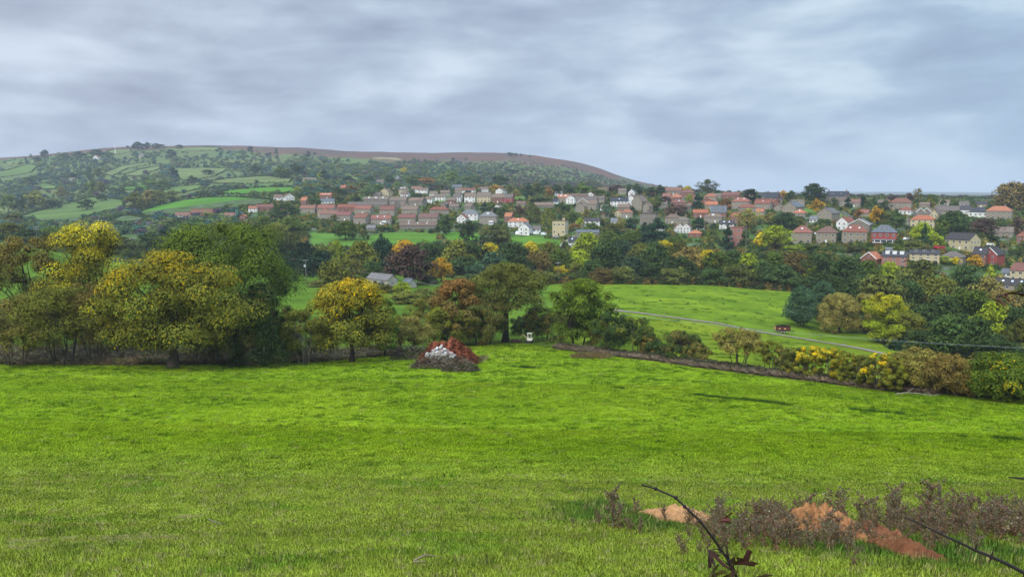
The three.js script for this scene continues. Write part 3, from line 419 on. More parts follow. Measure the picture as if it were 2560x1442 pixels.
// trees standing in the valley pasture, along the track
ownTree('white_poplar', 2002, 262, 716, 84, { ...big, s: 'column', n: 4600, base: 0.1, seed: 150, clumps: 90, clump: 0.32, leafSize: 0.5, lobe: 0.1, stems: 3, trunk: 0.03 }, 'e', 'pointed blue-green poplar beside the laden trailer');
ownTree('white_poplar', 2058, 272, 704, 66, { ...big, s: 'column', n: 3600, base: 0.1, seed: 151, clumps: 80, clump: 0.36, leafSize: 0.5, lobe: 0.12 }, 'e', 'second blue-green poplar, behind the one beside the trailer');
ownTree('willow_tree', 2098, 255, 732, 118, { ...big, s: 'egg', n: 5600, base: 0.02, seed: 152, clumps: 80, leafSize: 0.46 }, 't', 'yellow-olive rounded willow right of the poplars');
ownTree('willow_tree', 2162, 258, 734, 84, { ...big, s: 'egg', n: 4000, base: 0.02, seed: 153, clumps: 60, leafSize: 0.46 }, 't', 'tan willow between the olive willow and the bright yellow tree');
ownTree('maple_tree', 2214, 236, 735, 118, { ...big, s: 'egg', n: 5600, base: 0.04, seed: 154, clumps: 80, leafSize: 0.5, lobe: 0.26, top: [1.55, 1.15, 0.9] }, 'l', 'bright yellow-lime maple at the edge of the right wood');
ownTree('willow_tree', 2268, 232, 778, 96, { ...big, s: 'egg', n: 3800, base: 0.02, seed: 155, clumps: 56, leafSize: 0.46 }, 'o', 'olive willow right of the bright yellow-lime maple');

// more growth between the hedge trees, filling the belt down to the ground
for (const [X, d, Y, px, c, seed, name, label] of [
  [96, 145, 738, 110, 'o', 160, 'hawthorn', 'dull green thorn between the tan hawthorn and the grey-green thicket'], [196, 152, 722, 110, 'b', 161, 'hawthorn', 'brown thorn showing over the grey-green thicket'], [285, 148, 752, 90, 'o', 162, 'hawthorn', 'sparse olive thorn left of the leaning oak trunk'],
  [520, 150, 800, 110, 'm', 163, 'hawthorn', 'low dull green thorn right of the leaning oak trunk'], [590, 146, 770, 120, 'm', 164, 'hawthorn', 'dull green thorn left of the dark ivy-clad tree'], [705, 152, 752, 100, 'd', 165, 'holly_tree', 'dark holly-like tree right of the ivy-clad tree'], [812, 170, 790, 90, 'o', 166, 'hawthorn', 'olive thorn behind the left side of the orange-topped sycamore'],
  [920, 172, 772, 100, 'm', 167, 'hawthorn', 'dull thorn behind the right side of the orange-topped sycamore'], [1072, 192, 742, 110, 'o', 168, 'hawthorn', 'olive thicket left of the rust-brown oak'], [1190, 190, 740, 100, 'b', 169, 'hawthorn', 'brown thicket between the rust-brown oak and the round-headed oak'], [1306, 206, 790, 60, 'd', 170, 'hawthorn', 'dark thorn behind the small digger'], [1392, 190, 778, 80, 'm', 171, 'hawthorn', 'dull green thorn left of the tall ash'], [1495, 176, 790, 80, 'm', 172, 'hawthorn', 'dull green bush at the right foot of the tall ash'],
  [1745, 143, 858, 60, 'm', 173, 'hawthorn', 'small dull bush right of the dense dark thorn'], [1622, 155, 838, 60, 'b', 174, 'hawthorn', 'small brown thorn left of the bramble bush'], [1960, 128, 872, 44, 'm', 175, 'hawthorn', 'little dull thorn at the left of the yellow row'], [2262, 111, 884, 70, 'b', 176, 'hawthorn', 'brown thorn filling the gap left of the tall brown thorn'], [2340, 107, 884, 90, 't', 177, 'hawthorn', 'tan thorn between the two broad brown thorns'], [2450, 101, 896, 80, 'b', 178, 'hawthorn', 'brown thorn left of the bushy green sycamore'],
]) ownTree(name, X, d, Y, px, { ...big, s: 'wide', n: 3000, base: 0.04, seed, stems: 4, twiggy: 1, sprays: 420, limbs: 10, clumps: 46, leafSize: 0.28, lobe: 0.32, trunk: 0.022, mix: [rel(c, c === 'b' ? 'm' : 'b'), 0.25] }, c, label, 'shrub', BARK);
// ---------------------------------------------------------------- places that labels refer to: [column, row, phrase]
const MARKS = [[432, 750, 'the orange-tinged oak'], [238, 620, 'the bright yellow ash'], [880, 770, 'the orange-topped sycamore'], [1118, 875, 'the heap of red brush'], [960, 700, 'the grey stone barn'], [1026, 650, 'the purple copper beech'], [1103, 668, 'the small orange tree by the barn'],
  [765, 680, 'the telegraph pole by the barn'], [1470, 632, 'the tall lime-yellow tree'], [1957, 822, 'the laden red trailer'], [1870, 670, 'the lime tree at the pasture edge'], [1452, 780, 'the tall ash in the hedge gap'], [1044, 564, 'the long low terrace'], [1168, 540, 'the white slate-roofed house'], [1116, 560, 'the dark tree with bare trunk'],
  [1240, 585, 'the broad olive garden tree'], [1400, 570, 'the square stone tower house'], [1296, 556, 'the red hipped white house'], [1708, 571, 'the white twin-gabled house'], [1745, 502, 'the tall dark cypress'], [1771, 468, 'the tall skyline tree'], [1797, 528, 'the brick house with slate dormers'], [1842, 592, 'the pink brick tall house'],
  [1935, 590, 'the big yellow tree'], [2044, 513, 'the round orange tree'], [2033, 482, 'the big dark skyline tree'], [2093, 493, 'the long dark-roofed hall'], [2210, 588, 'the red brick house with white bay'], [2136, 586, 'the stone semi with french doors'], [2004, 588, 'the leftmost red-hipped stone semi'], [2308, 552, 'the orange-hipped house'], [2378, 555, 'the big green village tree'],
  [2406, 604, 'the yellow stone house'], [2470, 640, 'the red brick gable house'], [2237, 648, 'the brick house with three dormers'], [2525, 490, 'the large brown tree at the right edge'], [2498, 530, 'the orange-roofed stone house at the right'], [2252, 508, 'the house with a turret'], [2348, 621, 'the crimson acer'], [994, 449, 'the grey church tower'], [815, 490, 'the red-roofed house with skylights'],
  [905, 525, 'the red-roofed stone pair'], [1258, 496, 'the red-fronted terrace'], [1333, 532, 'the pale weeping willow'], [1600, 508, 'the large double-gabled stone house'], [1322, 475, 'the dark skyline conifer'], [575, 505, 'the bright hill field'], [345, 367, 'the clump on the hilltop'], [1275, 384, 'the pines at the moor end'], [709, 492, 'the white bungalows by the hill field'], [480, 534, 'the row of low houses below the hill field'], [1467, 508, 'the white-bargeboard gable'], [640, 520, 'the leftmost orange-roofed house']];
const usedLabels = new Set();
function place(X, Y, skip = 0, reach = 90) {
  const near = MARKS.map((m) => [Math.hypot(m[0] - X, (m[1] - Y) * 1.5), m]).filter((m) => m[0] > 14).sort((a, b) => a[0] - b[0]).slice(0, 9), [, m] = near[Math.min(skip, 8)], dx = X - m[0], dy = Y - m[1];
  const close = near[Math.min(skip, 8)][0] < 34 ? 'just ' : '';
  const how = Math.abs(dx) > Math.abs(dy) * 2.2 ? (dx < 0 ? 'left of' : 'right of') : Math.abs(dy) > Math.abs(dx) * 2.2 ? (dy < 0 ? 'above' : 'below') : `${dy < 0 ? 'up' : 'down'} and ${dx < 0 ? 'left of' : 'right of'}`;
  return `${close}${how} ${m[2]}`;
}
function labelled(desc, X, Y) {
  for (let k = 0; k < 9; k++) { const s = `${desc} ${place(X, Y, k)}`; const n = s.split(/[\s-]+/).length; if (!usedLabels.has(s) && n <= 16) { usedLabels.add(s); return s; } }
  const s = `${desc} at ${Math.round(X / 25.6)} percent across`; usedLabels.add(s); return s;
}
// ---------------------------------------------------------------- single trees, each given by column, top row, base row (or distance when below 0), width in px, kind and colour
const TR = rng(77);
const KIND_NAMES = { round: 'broadleaf_tree', round2: 'broadleaf_tree', round3: 'broadleaf_tree', tall: 'broadleaf_tree', cone: 'conifer_tree', poplar: 'poplar_tree', bush: 'garden_shrub', haw: 'thorn_tree', willow: 'willow_tree', cedar: 'cedar_tree', open: 'open_tree' };
const KIND_WORDS = { round: 'rounded tree', round2: 'bushy tree', round3: 'broad tree', tall: 'upright tree', cone: 'conical conifer', poplar: 'columnar tree', bush: 'bush', haw: 'thorn tree', willow: 'weeping tree', cedar: 'layered cedar-like tree', open: 'airy tree' };
const SCREEN_TREES = [];
function plant(X, Ytop, base, px, kind, col, o = {}) {
  const p = base < 0 ? at(X, -base) : hit(X, base, o.from ?? 120), d = -p.z, h = Math.max(1.5, above(X, Ytop, d) - p.y), w = metres(px, p), g = proto(kind, o.far);
  const Yb = project(p)[1], size = px * (Yb - Ytop) > 2600 ? 'big ' : px * (Yb - Ytop) < 420 ? 'small ' : '';
  const words = o.label ?? `${size}${WORDS[col]} ${KIND_WORDS[kind]}`;
  const t = thing(o.name ?? KIND_NAMES[kind], o.label ? o.label : labelled(words, X, (Ytop + Math.min(Yb, Ytop + px * 1.2)) / 2), kind === 'bush' ? 'shrub' : 'tree', p, TR() * 6.283, o.group);
  t.scale.set(w, h, w * 0.95);
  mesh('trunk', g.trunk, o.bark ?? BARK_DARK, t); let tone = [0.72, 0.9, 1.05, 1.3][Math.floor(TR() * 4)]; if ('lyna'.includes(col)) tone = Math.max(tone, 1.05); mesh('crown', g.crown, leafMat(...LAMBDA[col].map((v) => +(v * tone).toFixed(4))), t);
  SCREEN_TREES.push([X, Ytop, Yb, px, d]);
  return t;
}
// the wood along the far side of the valley, left to right: [column, top row, distance, width, kind, colour]
const WOOD = `20 556 -520 90 round o|75 572 -500 80 round2 d|150 566 -520 100 round3 g|210 572 -500 80 round b|300 590 -480 90 round2 m|375 582 -500 70 round d|415 566 -560 60 cone k|452 570 -560 50 cone k|508 560 -560 80 round2 g|560 556 -560 70 round3 o|620 560 -540 80 round d|
690 596 -430 80 round2 d|720 580 -500 80 round3 m|762 606 -410 84 cedar k|700 640 -390 90 cedar k|800 612 -450 70 round3 m|842 601 -440 42 round l|800 628 -420 90 cedar k|846 645 -365 96 round3 o|906 601 -440 92 round2 o|880 648 -390 60 round t|954 584 -425 40 cone k|958 592 -420 58 tall k|926 650 -400 50 tall d|
1010 599 -450 64 round n|1026 612 -400 120 round p|975 640 -395 60 cedar k|1103 645 -372 58 round n|1084 604 -460 70 round3 d|1140 598 -470 90 round2 o|1180 604 -450 80 round3 d|1224 606 -470 56 round y|1160 640 -410 90 round d|1235 628 -420 90 round2 e|1190 662 -372 56 bush e|1285 604 -470 80 tall d|1326 603 -480 44 tall y|1368 604 -480 66 round2 o|1300 640 -400 80 round2 d|1345 628 -420 70 round3 b|1398 622 -430 64 tall g|1265 650 -392 60 round g|
1470 580 -480 84 round2 l|1450 625 -440 60 tall l|1512 600 -440 84 tall d|1404 664 -380 36 bush y|1438 655 -384 40 bush o|1345 676 -370 90 bush o|1480 650 -410 60 round d|1558 600 -480 60 round3 e|1582 640 -400 62 tall e|1600 610 -460 60 tall o|1640 604 -420 86 tall d|1660 600 -470 52 round y|1695 602 -480 54 round o|1555 664 -372 70 bush m|1625 660 -380 60 bush d|1690 668 -368 70 bush m|1720 616 -430 84 round b|1765 624 -450 56 round y|1700 640 -400 80 tall d|1792 628 -420 76 tall g|1832 626 -430 90 round2 d|1780 668 -372 70 bush d|1500 668 -372 60 bush b|
1872 632 -372 82 round2 l|1850 660 -368 80 bush m|1905 650 -372 60 tall d|1930 632 -400 92 round2 g|1985 630 -410 96 round3 b|1960 660 -378 90 round2 d|2040 664 -372 50 round l|2056 630 -420 92 round3 d|2062 628 -432 80 round b|2112 640 -390 110 round2 d|2020 690 -366 60 tall d|2090 690 -360 90 round2 d|2165 650 -380 80 round g|2135 700 -340 90 round2 d|2226 654 -400 56 round l|2200 688 -340 140 cedar m|2290 650 -390 120 cedar m|2255 700 -320 100 round3 d|2335 690 -350 110 round3 o|2412 666 -380 110 cedar d|2465 690 -350 90 round t|2350 735 -290 110 round2 d|2430 722 -310 120 round3 g|2500 722 -330 90 round3 b|2310 760 -270 90 tall d|2372 785 -245 110 tall d|2436 792 -240 100 tall d|2486 752 -235 100 round2 l|2545 770 -250 90 round d|2552 796 -215 70 round2 o|2420 830 -215 90 round2 d|2320 822 -235 90 bush d|2500 840 -205 90 bush d|2250 800 -255 80 bush d|2580 700 -330 90 round3 m|2630 720 -280 120 round2 g|-50 600 -330 130 round o|-60 720 -200 120 round2 m`;
for (const s of WOOD.split('|')) { const [X, Yt, b, px, k, c] = s.trim().split(' '); let D = -b; if (D > 0 && X > 640) { const min = X > 1150 ? woodD(+X) + 3 + (X < 2130 ? clamp((668 - Yt) / 70, 0, 1) * 42 : 0) : D * 0.86; while (D > min && project(at(+X, D))[1] - Yt < px * (k === 'bush' ? 0.7 : 1.0)) D -= 3; } plant(+X, +Yt, -D, +px * 1.12, k, c); }
// trees about the barn and the knoll
for (const s of `938 706 -322 44 bush m|968 710 -318 40 bush o|845 684 -345 104 bush b|790 700 -330 60 bush m|1005 704 -310 56 round l|1020 728 -290 100 bush o|1060 720 -300 70 bush m|985 716 -318 50 bush o|700 700 -300 50 bush d|725 672 -370 60 round3 d|1150 690 -330 70 round2 m|1070 690 -345 60 round3 d`.split('|')) { const [X, Yt, b, px, k, c] = s.trim().split(' '); plant(+X, +Yt, +b, +px, k, c); }
// the gardens and skyline of the village
const GARDEN = `785 489 517 42 round d|715 508 540 76 round2 d|845 467 492 36 round d|892 490 508 36 round d|843 488 505 28 round o|1030 441 466 44 round g|1064 442 466 54 round r|973 438 462 34 round d|926 439 459 32 round d|871 439 456 34 round k|993 456 473 42 round2 g|1116 537 587 54 round d|1173 550 606 56 round d|1238 562 612 90 round m|864 553 599 74 round g|725 543 582 96 round2 g|660 540 590 60 round2 g|690 556 600 70 round3 o|1211 505 532 26 cone k|1235 512 540 36 round d|1255 516 545 30 round d|743 464 484 20 round l|770 458 480 36 round m|835 535 554 24 round m|910 574 600 30 bush m|960 566 580 26 bush d|1340 606 622 60 bush l|640 556 590 60 bush b|
905 455 478 40 round2 m|945 462 482 40 round2 g|985 468 484 30 bush g|815 462 480 34 round2 d|880 462 484 30 round r|700 480 492 30 bush d|750 484 500 26 bush d|930 478 492 40 bush d|1015 470 482 30 bush g|1060 462 478 34 round2 g|1100 458 476 40 round3 m|1130 466 480 30 bush d|1200 462 476 40 round3 r|1240 462 478 36 round3 n|1275 463 480 30 round m|1170 476 488 24 bush k|
1322 457 494 30 cone k|1340 456 485 40 round2 m|1371 468 492 26 round r|1390 461 490 36 round d|1420 459 490 36 round d|1455 456 492 46 round g|1354 493 509 66 bush d|1333 510 556 42 willow m|1369 520 568 40 willow o|1407 505 536 34 round d|1300 512 545 34 round p|1430 530 562 36 round2 g|1450 544 570 24 round l|1437 558 574 34 bush r|1468 520 547 26 round t|1514 512 544 42 round2 e|1576 545 570 36 cone k|1552 545 572 30 willow t|1582 515 535 20 cone k|1598 466 502 24 cone k|1630 468 496 40 round d|1650 462 490 34 cone d|1640 490 526 40 cedar m|1665 490 510 30 bush p|1725 484 507 22 round l|1720 464 482 30 round y|1771 448 492 60 open m|1745 482 524 34 cone k|1816 495 530 38 round r|1874 472 512 54 round2 k|1690 510 542 70 bush p|1745 543 578 36 round k|1642 545 608 76 cone k|1612 556 606 50 cone k|1690 590 618 60 bush g|1868 520 575 66 open t|1819 560 624 34 cone k|1862 575 620 30 cone d|1935 563 624 92 round l|1905 580 620 50 round2 y|1925 530 560 50 round t|1478 556 580 40 bush g|1530 556 585 60 bush o|1580 575 610 60 tall g|1525 576 612 60 round2 g|1560 512 520 30 bush d|1500 472 492 60 bush g|1540 462 482 60 round p|1570 460 482 40 round d|1590 458 480 34 round d|1700 462 474 20 round d|
2033 458 508 68 round d|2044 497 534 42 round n|1960 475 503 30 round n|1978 476 505 34 round d|2086 494 514 26 round d|2120 492 522 24 cone k|2158 490 516 28 round2 k|2186 491 512 18 cone d|2213 500 526 40 round d|2234 488 508 38 round p|2274 482 516 32 round p|2294 470 512 26 open t|2330 485 514 36 round2 g|2325 496 510 20 round y|2360 499 516 20 round d|2528 454 526 96 tall b|2560 456 520 50 tall p|2192 515 562 40 round n|2147 522 552 30 round r|2211 524 562 44 round o|2241 530 576 52 round d|2380 527 588 88 round d|2360 550 590 50 round2 g|2457 545 592 78 round p|2308 555 608 64 round2 l|2311 560 618 28 cone k|2342 582 618 38 round l|2348 613 632 40 bush a|1962 530 578 74 round d|2000 546 570 40 round2 o|2104 575 606 26 round k|2438 636 672 44 round n|2390 642 662 28 round y|2420 660 690 50 bush d|2477 660 700 26 cone l|2520 556 580 50 bush d|2545 540 590 40 round p|2030 610 630 60 bush g|1990 612 636 60 bush l|2140 612 630 70 bush m|2290 600 630 60 bush m|2480 585 612 40 round d|2360 640 660 40 round2 l|2060 546 562 40 bush d|2400 560 580 40 bush d|2536 622 640 40 bush g|2560 600 640 30 bush m|2470 552 570 50 bush m`;
for (const s of GARDEN.split('|')) { const [X, Yt, b, px, k, c] = s.trim().split(' '); plant(+X, +Yt, +b, +px, k, c, { from: 380, far: +px < 60 }); }
// trees that stand out on the hill
const HILLTREES = `76 385 394 8 cone d|92 392 406 20 round d|112 376 396 22 round k|160 383 402 24 round d|200 380 400 34 round d|240 374 390 40 round2 d|275 382 396 22 round d|345 356 376 32 round k|366 357 374 26 round d|392 359 370 36 round d|318 364 370 8 round d|447 362 371 20 round k|427 375 396 26 round k|626 366 382 16 round k|433 420 446 22 round k|148 398 402 14 round d|80 440 462 40 round d|182 432 448 18 round k|225 420 450 16 poplar d|243 422 442 20 poplar m|520 425 436 34 round3 d|547 403 414 12 round l|590 404 416 16 round m|375 450 470 46 round g|410 452 474 40 round2 g|335 484 528 46 round o|372 478 520 52 round2 t|400 478 512 40 round2 m|430 478 505 40 round2 m|230 452 486 38 round g|250 456 484 30 round2 o|155 470 496 30 round2 t|85 480 522 50 round o|55 494 528 30 round d|20 490 530 40 round2 g|35 536 560 60 round2 o|255 486 502 30 round d|350 468 482 26 round d|345 464 480 22 round g|480 440 458 26 round g|470 450 456 8 cone k|765 393 410 22 round g|740 410 440 40 round d|700 418 446 32 round g|718 424 444 22 round g|640 412 440 34 round d|800 430 450 16 round l|810 425 450 22 cone k|690 370 384 10 cone d|770 378 392 14 cone k|640 450 460 12 round d|1275 381 390 22 round d|1290 383 391 8 round d|1302 384 391 8 round d|1325 388 394 6 round d|1280 424 434 30 round3 k|1130 430 458 40 tall g|1010 418 434 16 round y|1180 440 462 50 round3 d|1250 440 464 40 round3 d|1360 450 466 30 round2 e|1480 452 466 40 round2 m|100 404 414 14 round l|300 470 486 24 round3 d|60 450 460 14 round l|510 478 492 40 round3 d|545 476 488 30 round2 m|560 466 474 30 round3 d|590 462 470 24 round3 m|215 500 524 40 round3 d|130 500 522 40 round3 d`;
for (const s of HILLTREES.split('|')) { const [X, Yt, b, px, k, c] = s.trim().split(' '); plant(+X, +Yt - (+b - +Yt) * 0.1, +b, +px * 1.15, k, c, { from: 700, far: true }); }

// ---------------------------------------------------------------- growth nobody could count
const clumpGeo = (() => { const r = rng(3), L = new Leaves(r); for (let i = 0; i < 70; i++) { const d = rdir(r); d[1] = Math.abs(d[1]); const q = 0.6 + 0.4 * r(), k = 0.7 + 0.6 * r(); L.leaf(d[0] * q * 0.5, d[1] * q * 0.95 + 0.02, d[2] * q * 0.5, d[0] + r() - 0.5, d[1] + 0.4, d[2] + r() - 0.5, 0.30 * (0.6 + 0.8 * r()), 0.7, [k, k, k * 0.95]); } return L.build(); })();
const treeClumpGeo = (() => { const r = rng(4), L = new Leaves(r), b = []; for (let i = 0; i < 9; i++) b.push([(r() - 0.5) * 0.62, 0.25 + r() * 0.5, (r() - 0.5) * 0.62, 0.16 + 0.1 * r(), 0.75 + 0.5 * r()]); for (let i = 0; i < 150; i++) { const c = b[i % 9], d = rdir(r), k = c[4] * (0.8 + 0.4 * r()); L.leaf(c[0] + d[0] * c[3], Math.max(0.03, c[1] + d[1] * c[3]), c[2] + d[2] * c[3], d[0] + r() - 0.5, d[1] + 0.5, d[2] + r() - 0.5, 0.17 * (0.6 + 0.8 * r()), 0.7, [k, k, k * 0.95]); } for (let i = 0; i < 12; i++) L.blade([0, 0, 0], [(r() - 0.5) * 0.5, 0.5, (r() - 0.5) * 0.5], 0.02, [0.5, 0.4, 0.4]); return L.build(); })();
const stuffLeaf = leafMat(1, 1, 1);
const jitter = (c, r, k = 0.3) => { const v = 1 + (r() - 0.5) * 2 * k, h = (r() - 0.5) * 0.2; return [c[0] * v * (1 + h), c[1] * v, c[2] * v * (1 - h)]; };
{ // scrub and woodland on the hill
  const r = rng(901), list = [], pick = ['d', 'd', 'e', 'g', 'm', 'o', 'm', 'm', 'e', 'p', 'e', 'd'];
  for (let i = 0; i < 52000; i++) {
    const u = lerp(-1.05, 1.0, r()), d = (u < -0.34 ? 600 : 930) * Math.pow(u < -0.34 ? 4.7 : 3.05, Math.pow(r(), u < -0.34 ? 0.8 : 1.1)), x = u * d, z = -d, X = 1280 + u * 1966;
    if (X > 1780 && d > 1000) continue;
    let f = 0; for (const P of HILL_FIELDS) { if (inside(P, x, z) || (r() < 0.9 && (inside(P, x * 1.035, z * 1.035) || inside(P, x * 1.075, z * 1.075)))) { f = 1; break; } } if (f) continue;
    const y = land(x, z), Y = project(V(x, y, z))[1], n = fbm(x * 0.006, z * 0.006, 4, 3), edge = Y - moorLine(X) - n * 22;
    const dens = (0.72 + n * 2.2 + (X < 1200 ? 0.18 : 0.5)) * (d > 1500 ? smooth(-1, 9, edge) : 1); if (r() > dens) continue;
    const slopeRight = X > 1150 && r() < smooth(1100, 1300, X), c = LAMBDA[slopeRight ? ['b', 'p', 'm', 'd', 'p', 'd'][Math.floor(r() * 6)] : pick[Math.floor(clamp(r() * 0.6 + 0.5 * (0.5 + 1.6 * noise(x * 0.01, z * 0.01, 7)), 0, 0.999) * pick.length)]];
    const s = (slopeRight ? 6 : 10) * (0.55 + 0.9 * r() * r()) * (d < 1300 ? 0.9 : 1.1), k = jitter(c, r, 0.25); list.push([x, y - 0.3, z, r() * 6.28, s, s * (0.65 + 0.35 * r()), k[0] * 0.92, k[1] * 1.08, k[2] * 2.1]);
  }
  instanced('scrub', treeClumpGeo, stuffLeaf, list, 'grey-green thorn scrub and woodland covering the long hill', 'scrub');
  // hedgerows round the hill fields
  const hedges = []; for (const P of HILL_FIELDS.slice(0, 14)) for (let i = 0; i < P.w.length; i++) { const a = P.w[i], b = P.w[(i + 1) % P.w.length], l = Math.hypot(a[0] - b[0], a[1] - b[1]); for (let s = 0; s < l; s += 3.2) { const t = s / l, x = lerp(a[0], b[0], t) + (r() - 0.5) * 2, z = lerp(a[1], b[1], t) + (r() - 0.5) * 3, k = jitter(LAMBDA.d, r), h = 2.6 + r() * r() * 4; hedges.push([x, land(x, z) - 0.2, z, r() * 6.28, 3.4, h * 0.8, ...k]); } }
  instanced('field_hedge', treeClumpGeo, stuffLeaf, hedges, 'dark hedgerows around the fields on the hill', 'hedge');
}
{ // the dense growth below and between the trees of the valley wood
  const r = rng(902), list = [], pick = ['d', 'd', 'g', 'm', 'k', 'o', 'd'];
  for (let i = 0; i < 7000; i++) {
    const X = lerp(-200, 2800, r()), u = (X - 1280) / 1966, w = woodD(X), d = w + 2 + 95 * r(), x = u * d, z = -d; if (X > 760 && X < 1075 && d < 395) continue; if (X < 700 && d < 440) continue;
    let f = 0; for (const P of VILLAGE_FIELDS) if (inside(P, x, z)) f = 1; if (f) continue;
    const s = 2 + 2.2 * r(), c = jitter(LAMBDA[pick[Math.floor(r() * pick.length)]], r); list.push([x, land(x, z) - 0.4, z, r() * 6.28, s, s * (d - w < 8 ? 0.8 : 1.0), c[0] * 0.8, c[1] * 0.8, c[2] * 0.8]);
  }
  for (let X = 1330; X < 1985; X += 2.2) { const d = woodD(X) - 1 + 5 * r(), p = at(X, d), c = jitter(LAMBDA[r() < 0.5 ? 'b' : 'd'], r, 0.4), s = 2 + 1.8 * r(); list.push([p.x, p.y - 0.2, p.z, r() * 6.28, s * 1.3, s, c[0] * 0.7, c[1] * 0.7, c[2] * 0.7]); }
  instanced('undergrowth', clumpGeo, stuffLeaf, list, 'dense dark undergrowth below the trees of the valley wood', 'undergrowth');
}
// ---------------------------------------------------------------- houses
const WALLS = { s: std(0.34, 0.295, 0.225, { map: rep(texStone, 0.35) }), S: std(0.26, 0.225, 0.18, { map: rep(texStone, 0.35) }), b: std(0.27, 0.118, 0.082, { map: rep(texMottle, 0.5) }), B: std(0.36, 0.085, 0.07, { map: rep(texMottle, 0.5) }), w: std(0.80, 0.79, 0.76, { map: rep(texMottle, 0.06) }), c: std(0.62, 0.53, 0.33, { map: rep(texStone, 0.35) }), k: std(0.38, 0.185, 0.145, { map: rep(texMottle, 0.5) }), t: std(0.50, 0.46, 0.39, { map: rep(texStone, 0.35) }) };
const ROOFS = { r: std(0.29, 0.125, 0.092, { map: rep(texTile, 0.3) }), o: std(0.44, 0.18, 0.10, { map: rep(texTile, 0.3) }), n: std(0.21, 0.165, 0.13, { map: rep(texTile, 0.3) }), d: std(0.075, 0.075, 0.082, { map: rep(texTile, 0.3) }), l: std(0.19, 0.198, 0.204, { map: rep(texTile, 0.3) }), m: std(0.25, 0.135, 0.10, { map: rep(texTile, 0.3) }) };
const ROOFV = {}; for (const k in ROOFS) ROOFV[k] = [[1, 1, 1], [0.78, 0.84, 0.92], [1.08, 1.0, 0.94], [0.9, 0.8, 0.75]].map((f) => { const m = ROOFS[k].clone(); m.color.setRGB(ROOFS[k].color.r * f[0], ROOFS[k].color.g * f[1], ROOFS[k].color.b * f[2]); return m; });
const GLASS = std(0.03, 0.035, 0.042, { roughness: 0.12, specularIntensity: 1 }), FRAME = std(0.82, 0.82, 0.80), POT = std(0.45, 0.20, 0.12), CHIM = std(0.27, 0.21, 0.165, { map: rep(texStone, 0.5) }), SKYL = std(0.62, 0.68, 0.74, { roughness: 0.15, specularIntensity: 1 }), WHITE = std(0.80, 0.80, 0.78), DARKWOOD = std(0.045, 0.035, 0.03);
const boxG = (w, h, d, x = 0, y = 0, z = 0) => { const g = new THREE.BoxGeometry(w, h, d); g.translate(x, y, z); return g; };
const frameGeo = mergeGeometries([boxG(1, 0.055, 0.5, 0, 0.472), boxG(1, 0.055, 0.5, 0, -0.472), boxG(0.05, 0.89, 0.5, -0.475), boxG(0.05, 0.89, 0.5, 0.475), boxG(0.045, 0.89, 0.42, 0)]), paneGeo = boxG(0.9, 0.89, 0.2, 0, 0, -0.08);
const doorGeo = boxG(1, 1, 1), potGeo = new THREE.CylinderGeometry(0.11, 0.14, 0.45, 6);
function quads(list) { const P = [], U = [], I = []; for (const q of list) { const k = P.length / 3, a = V(...q[0]), n = V(...q[1]).sub(a).cross(V(...q[2]).sub(a)).normalize(), flat = Math.abs(n.y) > 0.9, e = flat ? V(1, 0, 0) : V(-n.z, 0, n.x).length() < 0.01 ? V(1, 0, 0) : V(n.z, 0, -n.x).normalize(), f = V(0, 0, 0).crossVectors(n, e); for (const p of q) { P.push(...p); const v = V(...p); U.push(v.dot(e), v.dot(f)); } for (let i = 1; i < q.length - 1; i++) I.push(k, k + i, k + i + 1); } const g = geom(P, null, null, I, U).toNonIndexed(); g.computeVertexNormals(); return g; }
const gableWalls = (w, d, e, h) => { const x = w / 2, z = d / 2, b = -2.2; return quads([[[-x, b, z], [x, b, z], [x, e, z], [-x, e, z]], [[x, b, -z], [-x, b, -z], [-x, e, -z], [x, e, -z]], [[x, b, z], [x, b, -z], [x, e, -z], [x, h, 0], [x, e, z]], [[-x, b, -z], [-x, b, z], [-x, e, z], [-x, h, 0], [-x, e, -z]]]); };
const boxWalls = (w, d, e) => { const x = w / 2, z = d / 2, b = -2.2; return quads([[[-x, b, z], [x, b, z], [x, e, z], [-x, e, z]], [[x, b, -z], [-x, b, -z], [-x, e, -z], [x, e, -z]], [[x, b, z], [x, b, -z], [x, e, -z], [x, e, z]], [[-x, b, -z], [-x, b, z], [-x, e, z], [-x, e, -z]], [[-x, e, z], [x, e, z], [x, e, -z], [-x, e, -z]]]); };
function gableRoof(w, d, e, h) { const o = 0.35, x = w / 2 + 0.25, z = d / 2 + o, s = (h - e) / (d / 2), ye = e - o * s, t = 0.22; return quads([[[-x, ye + t, z], [x, ye + t, z], [x, h + t, 0], [-x, h + t, 0]], [[x, ye + t, -z], [-x, ye + t, -z], [-x, h + t, 0], [x, h + t, 0]], [[-x, ye, z], [x, ye, z], [x, ye + t, z], [-x, ye + t, z]], [[x, ye, -z], [-x, ye, -z], [-x, ye + t, -z], [x, ye + t, -z]], [[x, ye, z], [x, h, 0], [x, h + t, 0], [x, ye + t, z]], [[x, h, 0], [x, ye, -z], [x, ye + t, -z], [x, h + t, 0]], [[-x, ye, -z], [-x, h, 0], [-x, h + t, 0], [-x, ye + t, -z]], [[-x, h, 0], [-x, ye, z], [-x, ye + t, z], [-x, h + t, 0]], [[x, ye, z], [-x, ye, z], [-x, h, 0], [x, h, 0]], [[-x, ye, -z], [x, ye, -z], [x, h, 0], [-x, h, 0]]]); }
